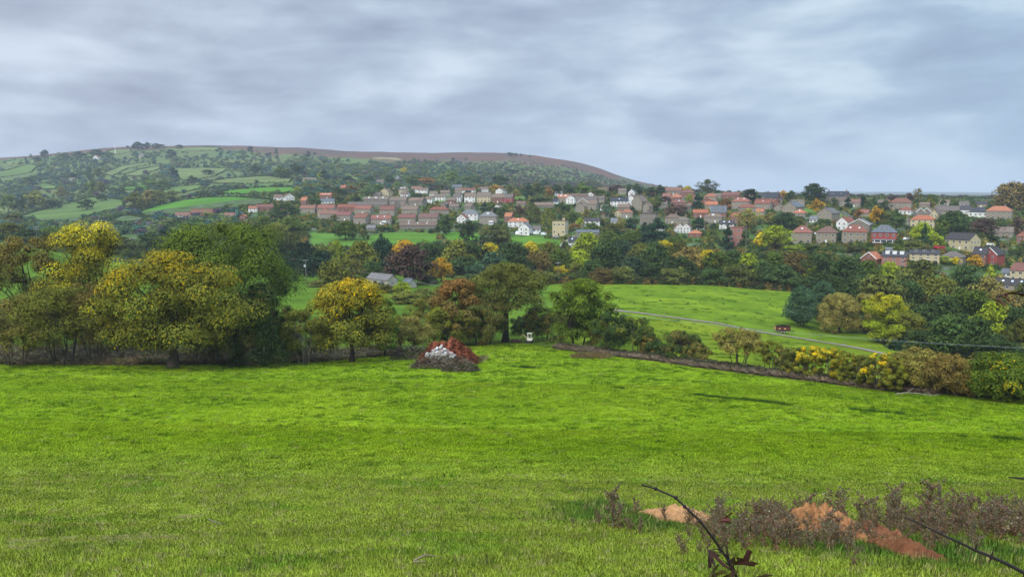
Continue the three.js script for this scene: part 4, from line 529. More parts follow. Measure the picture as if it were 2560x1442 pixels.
function hipRoof(w, d, e, h) { const o = 0.4, x = w / 2 + o, z = d / 2 + o, k = Math.max(w / 2 - d * 0.46, 0.15), t = 0.2; return quads([[[-x, e + t, z], [x, e + t, z], [k, h, 0], [-k, h, 0]], [[x, e + t, -z], [-x, e + t, -z], [-k, h, 0], [k, h, 0]], [[x, e + t, z], [x, e + t, -z], [k, h, 0]], [[-x, e + t, -z], [-x, e + t, z], [-k, h, 0]], [[-x, e, z], [x, e, z], [x, e + t, z], [-x, e + t, z]], [[x, e, -z], [-x, e, -z], [-x, e + t, -z], [x, e + t, -z]], [[x, e, z], [x, e, -z], [x, e + t, -z], [x, e + t, z]], [[-x, e, -z], [-x, e, z], [-x, e + t, z], [-x, e + t, -z]], [[-x, e, -z], [x, e, -z], [x, e, z], [-x, e, z]]]); }
const SCREEN_HOUSES = [];
function window_(parent, x, y, z, w, h, face, name = 'window') { const f = mesh(name, frameGeo, FRAME, parent); f.position.set(x, y, z); f.scale.set(w, h, 0.12); f.rotation.y = face; mesh('pane', paneGeo, GLASS, f); return f; }
// one line per house: left column, right column, ridge row, base row, shape (G ridge across the view, g gable to the viewer, H hipped, F flat), wall, roof, turn in degrees, extras, words
function house(x0, x1, Yr, Yb, shape, wall, roof, turn, extra, words) {
  if (shape === 'G' && x0 > 740 && x1 < 1130 && turn < -3) turn -= 9;
  const X = (x0 + x1) / 2, px = x1 - x0, p = hit(X, Yb, 330), d = -p.z, m = project(p)[2] / F, H = (Yb - Yr) * m, Wm = px * m, a = THREE.MathUtils.degToRad(turn);
  const low = /L/.test(extra), three = /3/.test(extra), e = H * (shape === 'F' ? 1 : low ? 0.5 : three ? 0.72 : /R/.test(extra) ? 0.5 : 0.62);
  let w, dp; const sa = Math.abs(Math.sin(a)), ca = Math.cos(a);
  if (shape === 'g') { dp = Math.max(4, Wm * (sa > 0.2 ? 0.72 : 0.96)); w = dp * 1.25; } else { dp = clamp(H * (low ? 1.5 : 1.0), 5, 10); if (dp * sa > Wm * 0.5) dp = (Wm * 0.5) / sa; w = Math.max(dp * 0.7, (Wm - dp * sa) / ca - 0.5); }
  const yaw = Math.atan2(-p.x, d) + (shape === 'g' ? -Math.PI / 2 : 0) + a, back = shape === 'g' ? w / 2 : dp / 2, pos = p.clone().add(V(p.x, 0, p.z).normalize().multiplyScalar(back)); pos.y = p.y;
  const full = words.startsWith('=') ? words.slice(1) : labelled(words, X, (Yr + Yb) / 2);
  const name = /terrace/.test(words) ? 'terraced_house' : /bungalow/.test(words) ? 'bungalow' : /barn/.test(words) ? 'barn' : /shed/.test(words) ? 'shed' : /tower/.test(words) && /church/.test(words) ? 'church_tower' : 'house', t = thing(name, full, name === 'barn' || name === 'shed' ? name : name === 'church_tower' ? 'church' : 'house', pos, yaw);
  const W = WALLS[wall], RV = ROOFV[roof] ? ROOFV[roof][(Math.round(x0 * 7 + Yr * 3)) % 4] : undefined, near = d < 640;
  mesh('wall', shape === 'G' || shape === 'g' ? gableWalls(w, dp, e, H) : boxWalls(w, dp, shape === 'F' ? H : e), W, t);
  let R;
  if (shape === 'F') { R = mesh('roof', mergeGeometries([boxG(w + 0.3, 0.35, dp + 0.3, 0, H + 0.1), boxG(w - 0.4, 0.1, dp - 0.4, 0, H + 0.33)]), RV ?? W, t); } else R = mesh('roof', shape === 'H' ? hipRoof(w, dp, e, H) : gableRoof(w, dp, e, H), RV, t);
  if (shape === 'G' || shape === 'g') mesh('ridge_tiles', boxG(w + 0.5, 0.16, 0.3, 0, H + 0.28), RV, R);
  if (/B/.test(extra)) for (const s of [-1, 1]) { const o = 0.35, sl = (H - e) / (dp / 2), L = Math.hypot(dp / 2 + o, H - e + o * sl), b = mesh('bargeboard', boxG(0.14, 0.34, L), FRAME, t); b.position.set(shape === 'g' || a < 0 ? w / 2 + 0.34 : -w / 2 - 0.34, (H + e - o * sl) / 2 + 0.1, s * (dp / 2 + o) / 2); b.rotation.x = s * Math.atan2(H - e + o * sl, dp / 2 + o); }
  const nc = +(/c(\d)/.exec(extra)?.[1] ?? (shape === 'F' || low ? 0 : 1));
  for (let i = 0; i < nc; i++) { const cx = (nc === 1 ? 0.42 : i ? 0.42 : -0.42) * (w - 0.8) * (shape === 'H' ? 0.5 : 1), ch = mesh('chimney', mergeGeometries([boxG(0.95, 2.2, 0.75), boxG(1.1, 0.16, 0.9, 0, 0.9)]), CHIM, R); ch.position.set(cx, H + 0.35, shape === 'H' ? -dp * 0.08 : 0); const q = mesh('chimney_pots', mergeGeometries([-0.25, 0.25].map((k) => { const g = potGeo.clone(); g.translate(k, 1.3, 0); return g; })), POT, ch); if (!near) q.visible = true; }
  const storeys = low || /1/.test(extra.replace(/[a-z]\d/g, '')) ? 1 : three ? 3 : 2, fh = e / storeys, wh = Math.min(1.35, fh * 0.5), few = px < 26 ? 1 : 0;
  const rowOf = (len, n, place) => { for (let s = 0; s < storeys; s++) for (let i = 0; i < n; i++) { const q = (-0.5 + (i + 0.5) / n) * len; if (s === 0 && i === Math.floor(n / 2) && n > 2 && !low) place(q, 0.95, 1.9, true); else place(q, fh * (s + 0.56), wh, false); } };
  const barn = /barn|outbuilding/.test(words), nf = barn ? 1 : clamp(Math.round(w / 3.4) - few, 2, low ? 6 : 7);
  if (!barn && (shape !== 'g' || sa > 0.2)) rowOf(shape === 'g' ? w : w, shape === 'g' ? 2 : nf, (q, y, h, door) => { if (door) { const dm = mesh('door', doorGeo, i2(q) ? WHITE : DARKWOOD, t); dm.scale.set(0.95, 1.95, 0.1); dm.position.set(q, y, dp / 2 + 0.03); } else window_(t, q, y, dp / 2 + 0.03, 1.25 + (near ? 0.2 : 0), h, 0); });
  if (barn) { const dm = mesh('door', doorGeo, DARKWOOD, t); dm.scale.set(2.2, 2.4, 0.12); dm.position.set(-w * 0.1, 1.2, dp / 2 + 0.03); } else if (shape === 'g' || sa > 0.2) { const sx = shape === 'g' || a < 0 ? 1 : -1; rowOf(dp, dp > 9 ? 3 : 2, (q, y, h, door) => window_(t, sx * (w / 2 + 0.03), door ? fh * 0.56 : y, q * 0.86, 1.15, Math.min(h, 1.3), sx * Math.PI / 2)); if (/W/.test(extra)) window_(t, sx * (w / 2 + 0.03), e + (H - e) * 0.3, 0, 0.9, 1.0, sx * Math.PI / 2); }
  const slope = Math.atan2(H - e, dp / 2), onRoof = (f) => [e + (H - e) * f, (dp / 2) * (1 - f)];
  const nk = +(/k(\d)/.exec(extra)?.[1] ?? 0); for (let i = 0; i < nk; i++) { const [y, z] = onRoof(0.55), s = mesh('skylight', boxG(0.85, 0.1, 1.15), SKYL, R); s.position.set((-0.5 + (i + 0.7) / (nk + 0.4)) * w * 0.85, y + 0.32, z + 0.14); s.rotation.x = slope; }
  const nm = +(/m(\d)/.exec(extra)?.[1] ?? 0); for (let i = 0; i < nm; i++) { const [y, z] = onRoof(0.42), dx = (-0.5 + (i + 0.5) / nm) * w * (shape === 'H' ? 0.5 : 0.86), D = mesh('dormer', mergeGeometries([boxG(1.9, 1.35, 2.0, 0, 0, -0.9), boxG(2.2, 0.14, 2.3, 0, 0.74, -0.85)]), /w/.test(wall) || /D/.test(extra) ? WHITE : ROOFS[roof], t); D.position.set(dx, y + 0.75, z + 0.2); const f = mesh('window', frameGeo, FRAME, D); f.position.set(0, 0.02, 0.14); f.scale.set(1.6, 1.05, 0.12); }
  if (/v/.test(extra)) { const c = mesh('conservatory', mergeGeometries([boxG(3.6, 2.3, 2.6), boxG(3.0, 0.5, 2.0, 0, 1.4)]), WHITE, t); c.position.set(w * 0.2, 1.1, dp / 2 + 1.3); for (const k of [-1.2, 0, 1.2]) { const f = mesh('pane', doorGeo, GLASS, c); f.scale.set(0.9, 1.3, 0.06); f.position.set(k, 0.25, 1.31); } }
  if (/b2/.test(extra)) { const c = mesh('bay_front', mergeGeometries([boxG(w * 0.86, 0.35, 1.3, 0, 0.75), boxG(w * 0.86, 0.3, 1.25, 0, -0.75), ...[-0.42, -0.14, 0.14, 0.42].map((k) => boxG(0.35, 1.3, 1.2, k * w * 0.86, 0))]), WHITE, t); c.position.set(0, fh * 0.55, dp / 2 + 0.6); for (const k of [-0.28, 0, 0.28]) { const f = mesh('pane', doorGeo, GLASS, c); f.scale.set(w * 0.2, 1.2, 0.06); f.position.set(k * w * 0.86, 0, 0.45); } const rf = mesh('bay_roof', boxG(w * 0.94, 0.16, 1.7), ROOFS.l, c); rf.position.set(0, 1.05, 0.05); rf.rotation.x = 0.18; }
  if (/T/.test(extra)) { const c = mesh('turret', mergeGeometries([new THREE.CylinderGeometry(1.1, 1.1, e, 10).translate(0, e / 2, 0)]), W, t); c.position.set(-w / 2, 0, dp / 2); const q = mesh('turret_roof', new THREE.ConeGeometry(1.35, 2.6, 10), ROOFS.o, c); q.position.y = e + 1.3; }
  SCREEN_HOUSES.push([x0, x1, Yr, Yb, d]);
  return t;
}
let doorCount = 0; const i2 = () => doorCount++ % 2;
const HOUSES = `749,795,513,532,G,s,m,-18,c1,stone semi with red-brown roof|792,842,512,533,G,s,r,-12,c1,red-roofed stone house|792,838,523,546,g,t,o,14,,cream gabled house with orange roof|798,852,526,549,G,s,m,-14,,stone house with brown-red roof|838,886,529,552,G,s,r,-20,,red-roofed stone house set end-on|842,893,511,530,G,b,r,-6,c1,red brick house with red roof|886,936,514,535,G,s,r,-22,c1,stone house with red roof and grey gable|883,930,534,561,G,s,m,-28,c1,stone house with sunlit gable
926,981,538,561,G,s,r,-4,c1k2v,stone semi with white conservatory|948,993,515,539,G,s,r,-10,c2,red-roofed stone pair|995,1043,536,557,G,s,r,-4,c1,stone semi with even red roof|1003,1051,515,537,G,s,n,-14,c1,stone house with brown roof|1045,1101,534,558,G,s,m,-10,c2,broad stone semi with dull red roof|998,1091,555,572,G,S,n,-2,Lk3,=long low stone terrace with skylights above the village field|1072,1123,517,537,H,s,r,10,c1,hipped red-roofed stone house|1141,1173,536,558,g,w,r,-16,W,white gabled cottage with red roof
1152,1198,524,551,H,w,l,-8,c1,white house with grey slate roof|1197,1246,529,561,H,s,l,-8,m1Dv,stone house with grey slate roof and dormer|1260,1287,532,556,G,b,o,-20,c1,brick house with orange roof|915,943,563,577,G,S,l,-6,L1c0,open-fronted shed with pale grey roof|799,831,483,498,G,b,o,-4,k3c1,red-roofed house with skylights|802,836,497,509,G,w,l,0,L,white bungalow with grey roof|683,708,486,501,G,w,n,-14,L,white bungalow with brown roof|705,737,485,501,g,w,n,12,LB,white bungalow with twin gables
751,773,493,514,G,b,o,-14,c1,orange-roofed brick house|620,646,515,530,G,w,o,-16,c1,white-walled cottage with orange roof|640,684,511,527,G,b,r,-6,c1,brick house with long red roof|437,476,531,549,G,w,m,-10,c1,white-ended house with pale brown roof|478,536,523,546,G,b,m,-8,c1,long house with rust-red roof|330,358,552,568,g,b,d,20,,dark-roofed house with orange gable|364,386,554,568,G,w,d,-10,L,white cottage with dark roof
908,975,492,513,G,S,n,-6,m3D,grey-brown terrace with white dormers|972,1022,492,513,G,S,n,-10,c2,grey-brown roofed terrace|1020,1067,494,514,G,S,n,-26,c1,brown-roofed stone house|870,966,505,519,G,S,n,-2,L,long low grey-roofed terrace|975,1000,505,521,g,S,n,16,,small stone gable house|1000,1024,506,522,g,s,n,16,,small stone gable house
950,981,471,491,g,c,n,-22,W,cream gabled house|976,997,468,484,g,c,n,-22,,cream gabled cottage|996,1023,467,486,G,c,n,-16,m2D,cream house with two white dormers|1026,1058,466,482,G,w,m,-10,c1,white house with red-brown roof|1004,1026,479,492,G,w,n,-10,L,white bungalow with brown roof|1082,1116,486,502,G,w,n,-6,,white semi with brown roof|1131,1158,484,507,G,w,n,-16,c1,white-ended terrace house|1160,1193,482,506,G,w,n,-12,c1,white bay-fronted terrace house|1191,1231,481,506,G,c,n,-10,c2,cream terrace house with white windows|1229,1262,485,507,G,b,n,-8,c1,red brick terrace house|1258,1287,485,508,G,B,n,-14,c1,bright red-fronted terrace house
1155,1190,470,483,G,w,m,-8,c1,white house with red-brown roof|1239,1267,470,487,g,w,n,-24,,house with big white gable roof|1129,1156,462,477,G,S,l,-8,c1,grey stone house|1114,1142,494,510,G,b,n,-10,,brick house with brown roof|756,791,444,456,G,w,n,-4,L,white bungalow on the hillside|850,869,463,480,G,b,o,-10,c1,orange-roofed house among trees|938,964,449,462,G,c,n,-10,L,pale farmhouse below the hill wood|233,248,388,402,g,w,o,-20,c1,white hill farm with orange gable|346,360,382,396,g,t,n,16,c1,pale hill farm among trees|172,186,444,451,G,w,n,0,L,small white cottage on the hill
1269,1323,545,568,H,w,o,-8,c1k1,red hipped white house|1294,1333,558,588,g,w,l,-14,v,white gabled house with grey roof and dark windows|1461,1501,545,565,G,w,d,-4,c1,white cottage with dark roof|1440,1499,575,586,G,s,l,-2,L1c0,long low shed with pale grey roof|1421,1442,594,619,G,w,d,-10,k1,small white cottage with dark roof|1394,1427,486,506,G,s,o,-18,m2D,stone house with orange dormers|1414,1445,489,510,g,w,n,-14,B,white-edged gable house|1440,1497,491,521,G,s,n,-12,c1,brown-roofed stone house|1446,1474,496,522,g,s,n,-10,B,house with white triangular bargeboard gable|1465,1499,501,524,G,s,n,-20,,stone house with brown roof
1438,1470,508,531,g,s,n,-18,,stone gable house|1336,1384,506,519,G,S,n,0,LD,long brown-roofed bungalow|1525,1572,494,517,G,w,d,-6,k1,dark-roofed white house|1566,1598,488,514,g,w,n,-18,,white gabled house with brown roof|1580,1619,488,529,g,s,n,-26,W,large double-gabled stone house|1608,1632,506,532,g,s,n,-26,,lower stone gable wing|1543,1577,511,529,G,S,n,-10,,stone house with brown roof|1535,1562,526,542,g,c,o,-16,,small orange gabled annexe|1552,1584,523,544,H,s,o,-6,c1,stone house with orange hipped roof|1599,1646,534,563,F,S,d,-12,,modern dark-glazed house|1612,1630,527,548,g,s,m,-10,,red-brown gabled house|1662,1704,535,560,H,s,n,-10,c1,stone house with brown hipped roof
1690,1727,542,564,H,s,n,-14,c1,brown-hipped house|1684,1710,561,582,g,w,m,14,Bc0,white gabled house with red-brown roof|1706,1733,561,582,g,w,m,-16,Bc0,white twin gable house|1721,1757,575,593,H,b,o,-8,L,low house with orange-brown roof|1733,1771,524,544,G,b,o,0,c0,brick house with bright orange roof|1776,1818,515,545,G,b,l,-4,m2c2R,brick house with two slate dormers|1760,1808,534,557,H,s,n,-8,m1D,stone house with brown hipped roof|1676,1707,484,508,H,b,o,-10,c1,brick house with orange hipped roof|1680,1717,499,519,H,b,r,-6,k1,red-roofed brick house|1760,1795,483,506,H,s,o,-10,c1,stone house with orange hipped roof|1757,1782,494,512,g,b,o,-10,,small orange gabled house|1762,1798,504,523,G,s,o,-14,,orange-roofed stone house|1806,1851,481,497,G,b,r,-8,c2,skyline house with red-brown roof|1829,1879,493,522,H,s,r,-14,k2c0,large hipped house with red roof and skylights|1846,1892,511,531,H,s,r,10,c0,hipped red-roofed house|1886,1932,499,524,G,s,r,-14,k1c2,stone house with long red roof
1896,1928,484,502,G,S,d,-10,c2,dark stone skyline house|1826,1857,531,559,G,b,r,-24,c1,brick house with red roof|1798,1837,552,572,G,w,d,-6,k2,white cottage with dark roof|1820,1864,569,617,F,k,r,-12,3,pink brick tall house with white bays|1701,1738,474,494,H,b,r,-10,c2,skyline house with red hipped roof|1663,1706,469,487,G,S,m,-6,c2,stone skyline house with brown roof|1655,1682,483,503,G,b,m,-14,c1,brick house with red-brown roof|1570,1592,473,492,g,w,l,-14,,white gabled house with grey roof|1496,1524,469,483,G,S,n,-10,c1,brown-roofed skyline house|1425,1472,484,494,G,s,n,-4,L,long brown-roofed bungalow|1489,1514,490,507,G,s,n,-12,,brown-roofed house|1545,1568,471,486,G,s,n,-10,c1,brown-roofed house
1979,2032,565,609,H,s,r,-4,c1k1,leftmost stone semi with hipped red-brown roof|2041,2096,566,608,H,s,m,-8,c1,stone house with orange-brown hipped roof|2106,2168,563,608,H,s,r,-2,c1k2,stone semi with red hipped roof and french doors|2180,2241,563,611,H,B,l,-2,m1c0b2,red brick house with slate roof and white bay|2094,2136,543,575,g,w,r,-30,c1,white gabled house with red-brown roof|2126,2177,548,583,g,S,l,-8,BW,stone gable with white bargeboards|2045,2098,520,554,g,s,l,-24,Wc1,stone gabled house with slate roof|1958,2008,505,537,g,s,l,-26,Wc1,pale stone gabled house with slate roof|1983,2018,523,542,H,s,o,-10,Lk1,bungalow with orange-brown roof|2064,2124,479,508,G,S,d,-18,c2k2m2,=long dark-roofed stone hall with chimneys on the skyline|2095,2130,494,518,g,s,n,14,,brown-roofed stone house|2122,2153,498,518,G,s,m,-10,c1,stone house with red-brown roof
2226,2280,495,525,H,s,m,-6,c1T,stone house with orange-tipped turret|2249,2283,516,536,H,w,r,-10,L,white bungalow with red roof|2279,2337,538,568,H,c,o,-6,c0,tan house with orange hipped roof|2284,2312,520,547,g,S,n,16,B,grey-brown gabled house|2306,2337,520,547,g,S,n,-16,B,grey-brown white-edged gable house|2327,2352,524,553,g,c,n,-18,,cream gable cottage|2340,2398,515,538,G,s,n,-6,L,long brown-roofed bungalow|2390,2437,512,538,H,w,d,-6,L,white bungalow with dark roof|2425,2472,518,543,H,w,d,-8,L,white bungalow with many windows|2469,2529,515,548,H,s,o,-6,c1,orange-roofed stone house
2366,2447,583,625,G,c,d,-36,c0,=yellow stone house with dark slate roof and many windows|2155,2208,631,662,g,b,o,-22,BLW,brick gable with bright orange roof|2206,2268,630,668,G,k,d,-4,m3Dc0R,brick house with three white dormers|2274,2346,626,656,G,c,d,6,m3c0R,cream house with three dark dormers|2354,2413,629,657,H,s,n,-10,L,brown-roofed bungalow|2434,2472,619,662,G,b,d,-10,k1c0,brick wing with dark roof|2458,2508,619,664,g,B,d,-22,WBc0,red brick gable house|2528,2580,659,704,G,c,r,-26,c0,tall pale stone house|2490,2574,699,726,G,s,d,-4,Lk3,low house with dark roof and three skylights|2506,2530,673,692,G,w,l,-6,L,white garden room|2488,2534,568,592,G,s,n,-6,L,brown-grey bungalow|2543,2577,578,613,H,b,r,-12,c1,brick house with bay window
1100,1128,476,489,G,s,n,-12,c1,brown-roofed stone cottage|1044,1072,470,483,G,w,n,-8,,white cottage with brown roof|1062,1086,492,506,G,w,n,-16,,white gable-ended house|1098,1122,505,520,g,S,n,-24,,grey stone house gable|1122,1150,510,524,G,S,n,-14,,grey-roofed stone house|1290,1316,503,515,G,s,n,-8,L,stone bungalow with brown roof|1232,1260,512,526,g,w,n,-20,,white gable among dark trees
1386,1408,478,491,G,w,l,-10,c1,white skyline house with grey roof|1468,1490,480,494,g,w,m,-18,,white gabled skyline house|1500,1524,512,527,G,w,n,-10,L,white cottage with brown roof|1616,1640,478,494,G,s,r,-10,c1,stone house with red roof|1646,1672,505,521,G,s,n,-14,c1,stone house with brown roof|1712,1738,506,522,g,s,r,-20,,stone gable with red roof|1740,1764,560,574,G,w,n,-6,L,white cottage among dark trees|1862,1888,478,492,G,b,d,-10,c2,dark-roofed brick skyline house|1780,1806,484,496,G,s,n,-8,c1,stone skyline house|1806,1830,508,524,g,b,o,-18,,brick gable with orange roof
1526,1552,546,562,G,w,l,-8,L,white cottage with pale roof|1500,1524,530,545,G,s,m,-14,c1,stone cottage with brown-red roof|1640,1664,560,577,g,w,d,-14,,white gable among conifers|1890,1914,522,539,G,s,o,-14,c1,stone cottage with orange roof|1936,1962,512,528,g,s,n,-20,,stone gable cottage|2024,2046,540,556,G,w,l,-8,L,white cottage with grey roof|2148,2176,524,540,G,s,r,-10,L,stone cottage with red roof|2196,2222,500,515,G,s,n,-10,c1,stone house with brown roof|2350,2376,500,514,G,w,n,-8,L,white skyline bungalow|2440,2470,504,518,G,s,d,-8,,dark-roofed skyline house|1985,2006,580,600,g,s,n,-20,,stone cottage gable by the yellow tree
2250,2276,546,562,G,s,n,-12,,stone cottage with brown roof|2420,2444,600,617,g,w,d,-18,,white gable right of the yellow stone house|1436,1462,556,570,G,s,n,-10,L,stone cottage with brown roof|1330,1354,565,580,G,w,n,-8,L,white cottage with brown roof|1222,1244,540,556,g,s,n,-18,,stone gable behind the broad olive tree|700,724,520,533,G,s,m,-12,,stone cottage with dull red roof|560,590,532,546,G,w,m,-10,L,pale low cottage with dull red roof|598,618,536,548,g,b,o,-16,,brick gable with orange roof
930,956,481,493,G,S,n,-10,,grey-brown terraced house|1000,1022,480,492,G,w,n,-12,,white terraced house with brown roof|1072,1096,478,490,G,w,n,-10,L,white bungalow with brown roof|1136,1160,470,482,G,s,n,-12,c1,stone house with brown roof|1196,1222,468,480,G,w,n,-8,,white terraced house with brown roof|1160,1190,508,523,G,S,n,-30,L,row of grey stone garages|1040,1066,500,514,g,S,n,-26,,grey gable of a stone terraced house|1378,1398,497,510,G,w,d,-10,L,white cottage with dark roof|1480,1502,478,491,G,s,n,-10,c1,brown-roofed stone house|1716,1742,490,504,G,b,r,-14,c1,red-roofed brick house|1850,1874,503,517,g,b,r,-16,,brick gable with red roof|1930,1958,492,508,G,s,d,-10,c1,slate-roofed stone house|2300,2326,506,519,G,s,n,-10,c1,brown-roofed stone house|2400,2424,503,515,G,w,n,-6,L,white bungalow with brown roof
1913,1952,482,514,G,b,d,-16,c2,brick house with slate roof|1979,2013,499,517,F,s,n,-6,,flat-roofed stone house|1908,1936,502,521,G,b,o,-10,c1,orange-roofed house|2216,2232,620,626,G,w,l,0,L1c0,small greenhouse shed on the lawn`;
for (const s of HOUSES.replace(/\n/g, '|').split('|')) { const f = s.split(','); house(+f[0], +f[1], +f[2], +f[3], f[4], f[5], f[6], +f[7], f[8], f.slice(9).join(',')); }
{ // the square stone house, the church tower, the farm
  const t = house(1380, 1422, 553, 590, 'F', 'c', 'n', -14, '', '=square stone tower house with flat roof beside the lane');
  const c = mesh('roof_lantern', mergeGeometries([boxG(1.6, 3.2, 1.6), boxG(2.0, 0.3, 2.0, 0, 1.7)]), WALLS.c, t); c.position.set(2.5, 11, 0);
  const p = hit(994, 458, 700), m = project(p)[2] / F, w = 13 * m, h = 11 * m, k = thing('church_tower', 'grey square church tower with pointed roof among trees', 'church', p, -0.3);
  mesh('wall', boxWalls(w, w, h), WALLS.S, k); const r = mesh('roof', new THREE.ConeGeometry(w * 0.74, 9 * m, 4).rotateY(Math.PI / 4), ROOFS.l, k); r.position.y = h + 4.5 * m; for (const x of [-0.2, 0.2]) window_(k, x * w, h * 0.7, w / 2 + 0.03, w * 0.16, h * 0.25, 0, 'louvre_window');
  house(916, 994, 686, 717, 'G', 't', 'l', -42, 'c0', '=long grey stone barn with slate roof below the copper beech'); house(1003, 1042, 700, 722, 'G', 't', 'l', -38, 'Lc0', '=small grey stone barn right of the long barn'); house(945, 988, 706, 728, 'H', 't', 'l', -10, 'Lk2c0', '=low grey outbuilding with two skylights in front of the barn');
  house(1073, 1087, 697, 711, 'g', 'S', 'd', 20, 'L', '=small dark shed right of the stone barns');
}
// ---------------------------------------------------------------- garden growth between the houses
{
  const r = rng(903), list = [], pick = ['d', 'g', 'm', 'o', 'd', 'b', 'k', 'd', 'g', 't'];
  const hidden = (X, Y, top, d) => { for (const h of SCREEN_HOUSES) if (X > h[0] - 3 && X < h[1] + 3 && d < h[4] + 6 && Y > h[2] && top < h[3] - (h[3] - h[2]) * 0.22) return true; for (const q of MARKS) if (0) return true; return false; };
  for (let i = 0; i < 19000; i++) {
    const X = lerp(600, 2640, r()), d = 385 * Math.pow(2.6, r()), p = at(X, d), P = project(p); let f = 0; for (const q of VILLAGE_FIELDS) if (inside(q, p.x, p.z)) f = 1; for (const q of HILL_FIELDS) if (inside(q, p.x, p.z)) f = 1; if (f || d < woodD(X) + 60) continue;
    if (fbm(p.x * 0.04, p.z * 0.04, 2, 2) < -0.16) continue;
    const s = d > 780 && X > 1650 ? 0.8 + 1.2 * r() : 1.5 + 4.2 * r() * r() + (d > 700 ? 1 : 0), top = P[1] - (s * F) / P[2]; if (hidden(P[0], P[1], top, d)) continue;
    const c = jitter(LAMBDA[pick[Math.floor(r() * 10)]], r); list.push([p.x, p.y - 0.2, p.z, r() * 6.28, s * 1.25, s, ...c]);
  }
  instanced('garden_shrubbery', clumpGeo, stuffLeaf, list, 'mixed green shrubs and garden hedges between the village houses', 'shrubbery');
}
// ---------------------------------------------------------------- brushwood along the hedges, heaps, posts
const twigGeo = (() => { const r = rng(6), L = new Leaves(r); for (let i = 0; i < 150; i++) { const a = r() * 6.28, q = 0.55 * Math.sqrt(r()), x = Math.cos(a) * q, z = Math.sin(a) * q, d = rdir(r), k = 0.6 + 0.8 * r(), y = 0.05 + r() * 0.6 * (1 - q); const l = 0.25 + 0.45 * r(); L.blade([x, y, z], [x + d[0] * l, Math.max(0, y + Math.abs(d[1]) * l * 0.9), z + d[2] * l], 0.012 + 0.012 * r(), [k, k * 0.95, k * 0.9]); } return L.build(); })();
const grassGeo = (() => { const r = rng(7), L = new Leaves(r); for (let i = 0; i < 20; i++) { const a = r() * 6.28, q = Math.sqrt(r()), x = Math.cos(a) * q, z = Math.sin(a) * q, b = r() * 6.28, l = 0.15 + 0.5 * r() * r(), h = 0.55 + 0.5 * r(), k = 0.72 + 0.5 * r(), m = [x + Math.cos(b) * l * 0.35, h * 0.65, z + Math.sin(b) * l * 0.35]; L.blade([x, -0.1, z], m, 0.055, [k, k, k]); L.blade([x + (m[0] - x) * 0.5, h * 0.3, z + (m[2] - z) * 0.5], [x + Math.cos(b) * l * 1.1, h, z + Math.sin(b) * l * 1.1], 0.042, [k * 1.08, k * 1.05, k]); } for (let i = 0; i < L.N.length; i += 3) { L.N[i] *= 0.45; L.N[i + 2] *= 0.45; L.N[i + 1] = 1; const l = Math.hypot(L.N[i], 1, L.N[i + 2]); L.N[i] /= l; L.N[i + 1] /= l; L.N[i + 2] /= l; } return L.build(); })();
const tuftGeo = (() => { const r = rng(8), L = new Leaves(r); for (let i = 0; i < 44; i++) { const a = r() * 6.28, q = 0.5 * Math.sqrt(r()), l = 0.1 + 0.5 * r(), k = 0.7 + 0.5 * r(), x = Math.cos(a) * q, z = Math.sin(a) * q, h = 0.6 + 0.5 * r(); L.blade([x, -0.1, z], [x + Math.cos(a) * l, h, z + Math.sin(a) * l], 0.03, [k, k, k * 0.9]); } return L.build(); })();
